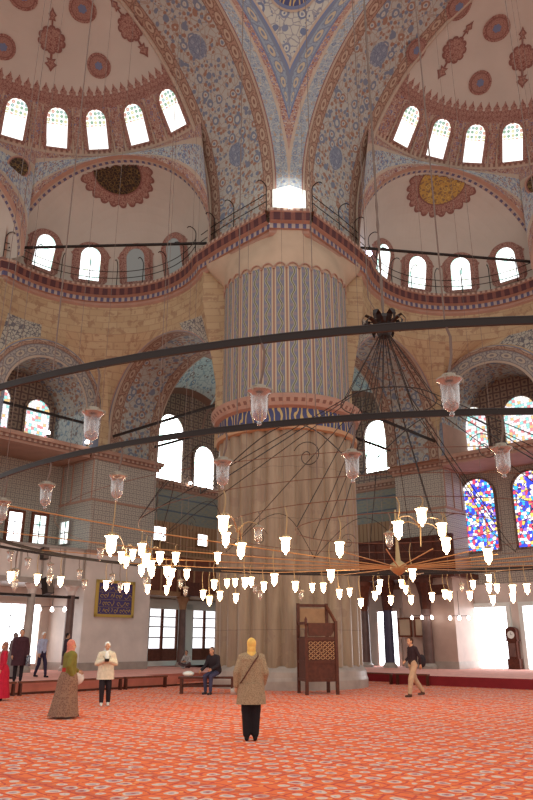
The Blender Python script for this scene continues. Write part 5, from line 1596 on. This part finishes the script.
# 3 woman in white headscarf holding a camera at her chest
def ex3(root, xf, J, raw, child):
    b = MB(); c = (J['wrL'] + J['wrR']) / 2 + V((0, -.09, .02)); b.obox(c, V((.06, 0, 0)), V((0, .03, 0)), V((0, 0, .04))); b.tube([c - V((0, .03, 0)), c - V((0, .08, 0))], .03, 10); raw('camera', b, M['iron'])
    b = MB()
    for sg in (-1, 1): b.tube([c + V((.055 * sg, .01, .04)), V((.09 * sg, -.15, 1.3)), V((.08 * sg, -.05, 1.44))], .006, 5)
    raw('camera_strap', b, M['iron'])
person(V((-4.38, 20.45, 0)), R_(14), 1.62, dict(elL=(.27, -.02, 1.12), wrL=(.06, -.24, 1.2), elR=(-.27, -.02, 1.12), wrR=(-.06, -.24, 1.2), anL=(.12, .05, .09), anR=(-.07, -.08, .09), knL=(.11, -.02, .49), knR=(-.08, -.08, .49), handL=(-.6, -.4, .3), handR=(.6, -.4, .3)),
       fl('cream_blouse', srgb(226, 208, 188)), fl('black_leggings', srgb(40, 30, 36)), fl('white_shoes', srgb(230, 224, 220)),
       'woman in a white headscarf, cream tunic and black trousers facing us with a small camera', scarf=fl('white_scarf', srgb(240, 232, 228)),
       coat=(fl('cream_tunic', srgb(226, 208, 186)), .70, .01, 'tunic'), extras=ex3, legw=1.35, shawl=True)
# 4 man half sitting on the bench
person(V((-1.80, 25.02, 0)), -R_(30), 1.70, dict(pelvis=(0, .18, .735), belly=(0, .12, .88), chest=(0, .05, 1.05), neck=(0, -.02, 1.22), head=(0, -.07, 1.345), shL=(.18, .03, 1.15), shR=(-.18, .03, 1.15),
       elL=(.25, -.02, .9), wrL=(.12, -.22, .78), elR=(-.27, .0, .9), wrR=(-.34, -.16, .74), hiL=(.09, .14, .67), hiR=(-.09, .14, .67), knL=(.13, -.27, .56), knR=(-.13, -.25, .56), anL=(.12, -.27, .09), anR=(-.14, -.18, .09)),
       fl('dark_jacket_lining', srgb(44, 36, 42)), fl('blue_jeans', srgb(70, 66, 92)), fl('grey_shoes', srgb(60, 52, 56)),
       'man in a dark jacket and jeans sitting on the bench below the pier', hair=fl('grey_cap', srgb(110, 92, 90)),
       coat=(fl('dark_jacket', srgb(46, 38, 44)), .66, .0, 'jacket'))
# 5 man walking on the far side
def ex5(root, xf, J, raw, child):
    b = MB(); b.ball(J['pelvis'] + V((.17, .22, .1)), .09, .13, .19, 14, 10); b.tube([J['pelvis'] + V((.16, .16, .25)), V((.05, .10, 1.42)), V((-.1, -.12, 1.25))], .012, 5); raw('shoulder_bag', b, fl('black_bag', srgb(44, 34, 40)))
person(V((4.66, 23.8, 0)), -R_(68), 1.77, dict(head=(0, -.05, 1.575), anL=(.08, -.22, .09), knL=(.09, -.16, .5), anR=(-.08, .34, .13), knR=(-.09, .08, .5), elL=(.24, .1, 1.13), wrL=(.2, .14, .92), elR=(-.24, .02, 1.12), wrR=(-.16, -.18, 1.0)),
       fl('dark_sweater', srgb(52, 34, 40)), fl('beige_trousers', srgb(196, 158, 130)), fl('brown_shoes', srgb(90, 60, 50)),
       'man in a dark sweater and beige trousers walking past the columns with a black bag', hair=fl('brown_hair', srgb(74, 46, 34)), extras=ex5, legw=1.45)
# 6 man in white cap
person(V((-8.77, 29.1, PLAT)), R_(60), 1.66, dict(anL=(.08, -.2, .09), knL=(.09, -.14, .5), anR=(-.09, .2, .11), knR=(-.09, .04, .5), elL=(.23, .1, 1.12), wrL=(.18, .0, .9)),
       fl('pale_blue_shirt', srgb(176, 172, 196)), fl('navy_trousers', srgb(52, 40, 62)), fl('black_loafers', srgb(34, 24, 30)),
       'man in a white cap, pale blue shirt and navy trousers walking on the platform', hair=fl('white_cap', srgb(240, 234, 232)))
# 7 dark dressed visitor
def ex7(root, xf, J, raw, child):
    b = MB(); b.obox(J['wrL'] + V((.05, -.02, -.2)), V((.02, .16, 0)), V((.06, 0, 0)), V((0, 0, .17))); raw('patterned_bag', b, fl('patterned_bag', srgb(150, 150, 160), srgb(60, 56, 70), 18))
person(V((-8.28, 25.0, PLAT)), R_(20), 1.70, dict(elL=(.24, .02, 1.12), wrL=(.24, -.06, .9)),
       fl('maroon_top', srgb(66, 36, 44)), fl('black_jeans', srgb(36, 26, 32)), fl('black_boots', srgb(26, 20, 24)),
       'visitor in a long maroon coat carrying a grey patterned bag at the platform edge', hair=fl('dark_hair', srgb(56, 34, 30)), hairlen='long',
       coat=(fl('maroon_coat', srgb(70, 38, 46)), .55, .02, 'coat'), extras=ex7)
# 8 woman in crimson at the picture edge
person(V((-7.85, 22.3, 0)), -R_(70), 1.62, dict(), fl('crimson_dress', srgb(196, 34, 60)), fl('crimson_leggings', srgb(150, 30, 50)), fl('dark_slippers', srgb(60, 30, 36)),
       'woman in a crimson dress and brown headscarf, half cut by the picture edge', scarf=fl('brown_scarf', srgb(150, 104, 90)), skirt=(fl('crimson_skirt', srgb(196, 32, 58)), .08, .2))
# 9 grey visitor
person(V((-9.5, 28.0, PLAT)), PI - R_(30), 1.62, dict(), fl('grey_shirt', srgb(120, 104, 104)), fl('grey_trousers', srgb(110, 96, 98)), fl('grey_sandals', srgb(80, 66, 66)),
       'visitor in grey standing behind the one in the maroon coat', scarf=fl('grey_scarf', srgb(130, 112, 110)), skirt=(fl('grey_skirt', srgb(124, 108, 106)), .08, .16))
# 10 dark visitor behind the skirted woman
person(V((-8.62, 32.0, PLAT)), R_(110), 1.66, dict(), fl('charcoal_shirt', srgb(58, 44, 54)), fl('charcoal_trousers', srgb(52, 40, 48)), fl('charcoal_shoes', srgb(36, 28, 32)),
       'visitor in charcoal standing behind the woman with the long brown skirt', hair=fl('black_hair', srgb(40, 28, 30)), coat=(fl('charcoal_jacket', srgb(60, 46, 56)), .75, .0, 'jacket'))
# 11 seated on the floor by the windows
person(V((-4.15, 39.0, PLAT)), -R_(25), 1.66, dict(pelvis=(0, .1, .15), belly=(0, .08, .31), chest=(0, .02, .5), neck=(0, -.05, .67), head=(0, -.1, .79), shL=(.18, -.02, .6), shR=(-.18, -.02, .6),
       elL=(.25, -.14, .38), wrL=(.12, -.32, .36), elR=(-.25, -.14, .38), wrR=(-.12, -.32, .36), hiL=(.1, .06, .13), hiR=(-.1, .06, .13), knL=(.32, -.26, .26), knR=(-.32, -.26, .26), anL=(.02, -.36, .08), anR=(-.04, -.30, .08), toeL=(-.1, -.40, .06), toeR=(.08, -.36, .06)),
       fl('striped_shirt', srgb(214, 204, 200), srgb(150, 140, 146), 22), fl('taupe_trousers', srgb(96, 76, 78)), fl('bare_socks', srgb(180, 170, 168)),
       'person in a striped pale shirt sitting cross legged on the platform beside the dark column', hair=fl('brown_crop', srgb(84, 56, 48)))

# ================================================================= light and camera
w = bpy.data.worlds.new('daylight'); SC.world = w; w.use_nodes = True
bg = w.node_tree.nodes['Background']; bg.inputs[0].default_value = (1.0, .98, .95, 1); bg.inputs[1].default_value = WORLD_K
def spot(name, loc, target, e, size, col, rad=.25):
    l = bpy.data.lights.new(name, 'SPOT'); l.energy = e; l.spot_size = size; l.color = col; l.shadow_soft_size = rad; l.spot_blend = .6
    o = bpy.data.objects.new(name, l); COL.objects.link(o); o.location = loc
    o.rotation_euler = (V(target) - V(loc)).to_track_quat('-Z', 'Y').to_euler(); return o
# added spotlight without a fitting, brightens the foot of the pendentive
fl_ = spot('added_foot_spot', Wab(3.1, 3.1, 20.3), Wab(2.0, 2.0, 20.7), 260, R_(75), (1, .98, .95), .1)
tag(fl_, 'added spotlight brightening the white pendentive foot', 'lamp')
cam = bpy.data.cameras.new('camera'); co = bpy.data.objects.new('camera', cam); COL.objects.link(co)
cam.sensor_fit = 'VERTICAL'; cam.sensor_height = 36; cam.sensor_width = 24; cam.lens = 31.5
co.location = (0, 0, 1.6); co.rotation_euler = (PI / 2 + math.atan(243 / 700), 0, 0); cam.clip_end = 300
SC.camera = co
SC.view_settings.view_transform = 'Standard'; SC.view_settings.look = 'None'; SC.view_settings.gamma = 1; SC.view_settings.exposure = EXPO
SC.cycles.use_denoising = True
SC.cycles.max_bounces = 8; SC.cycles.diffuse_bounces = 5; SC.cycles.transparent_max_bounces = 16
SC.cycles.sample_clamp_indirect = 4
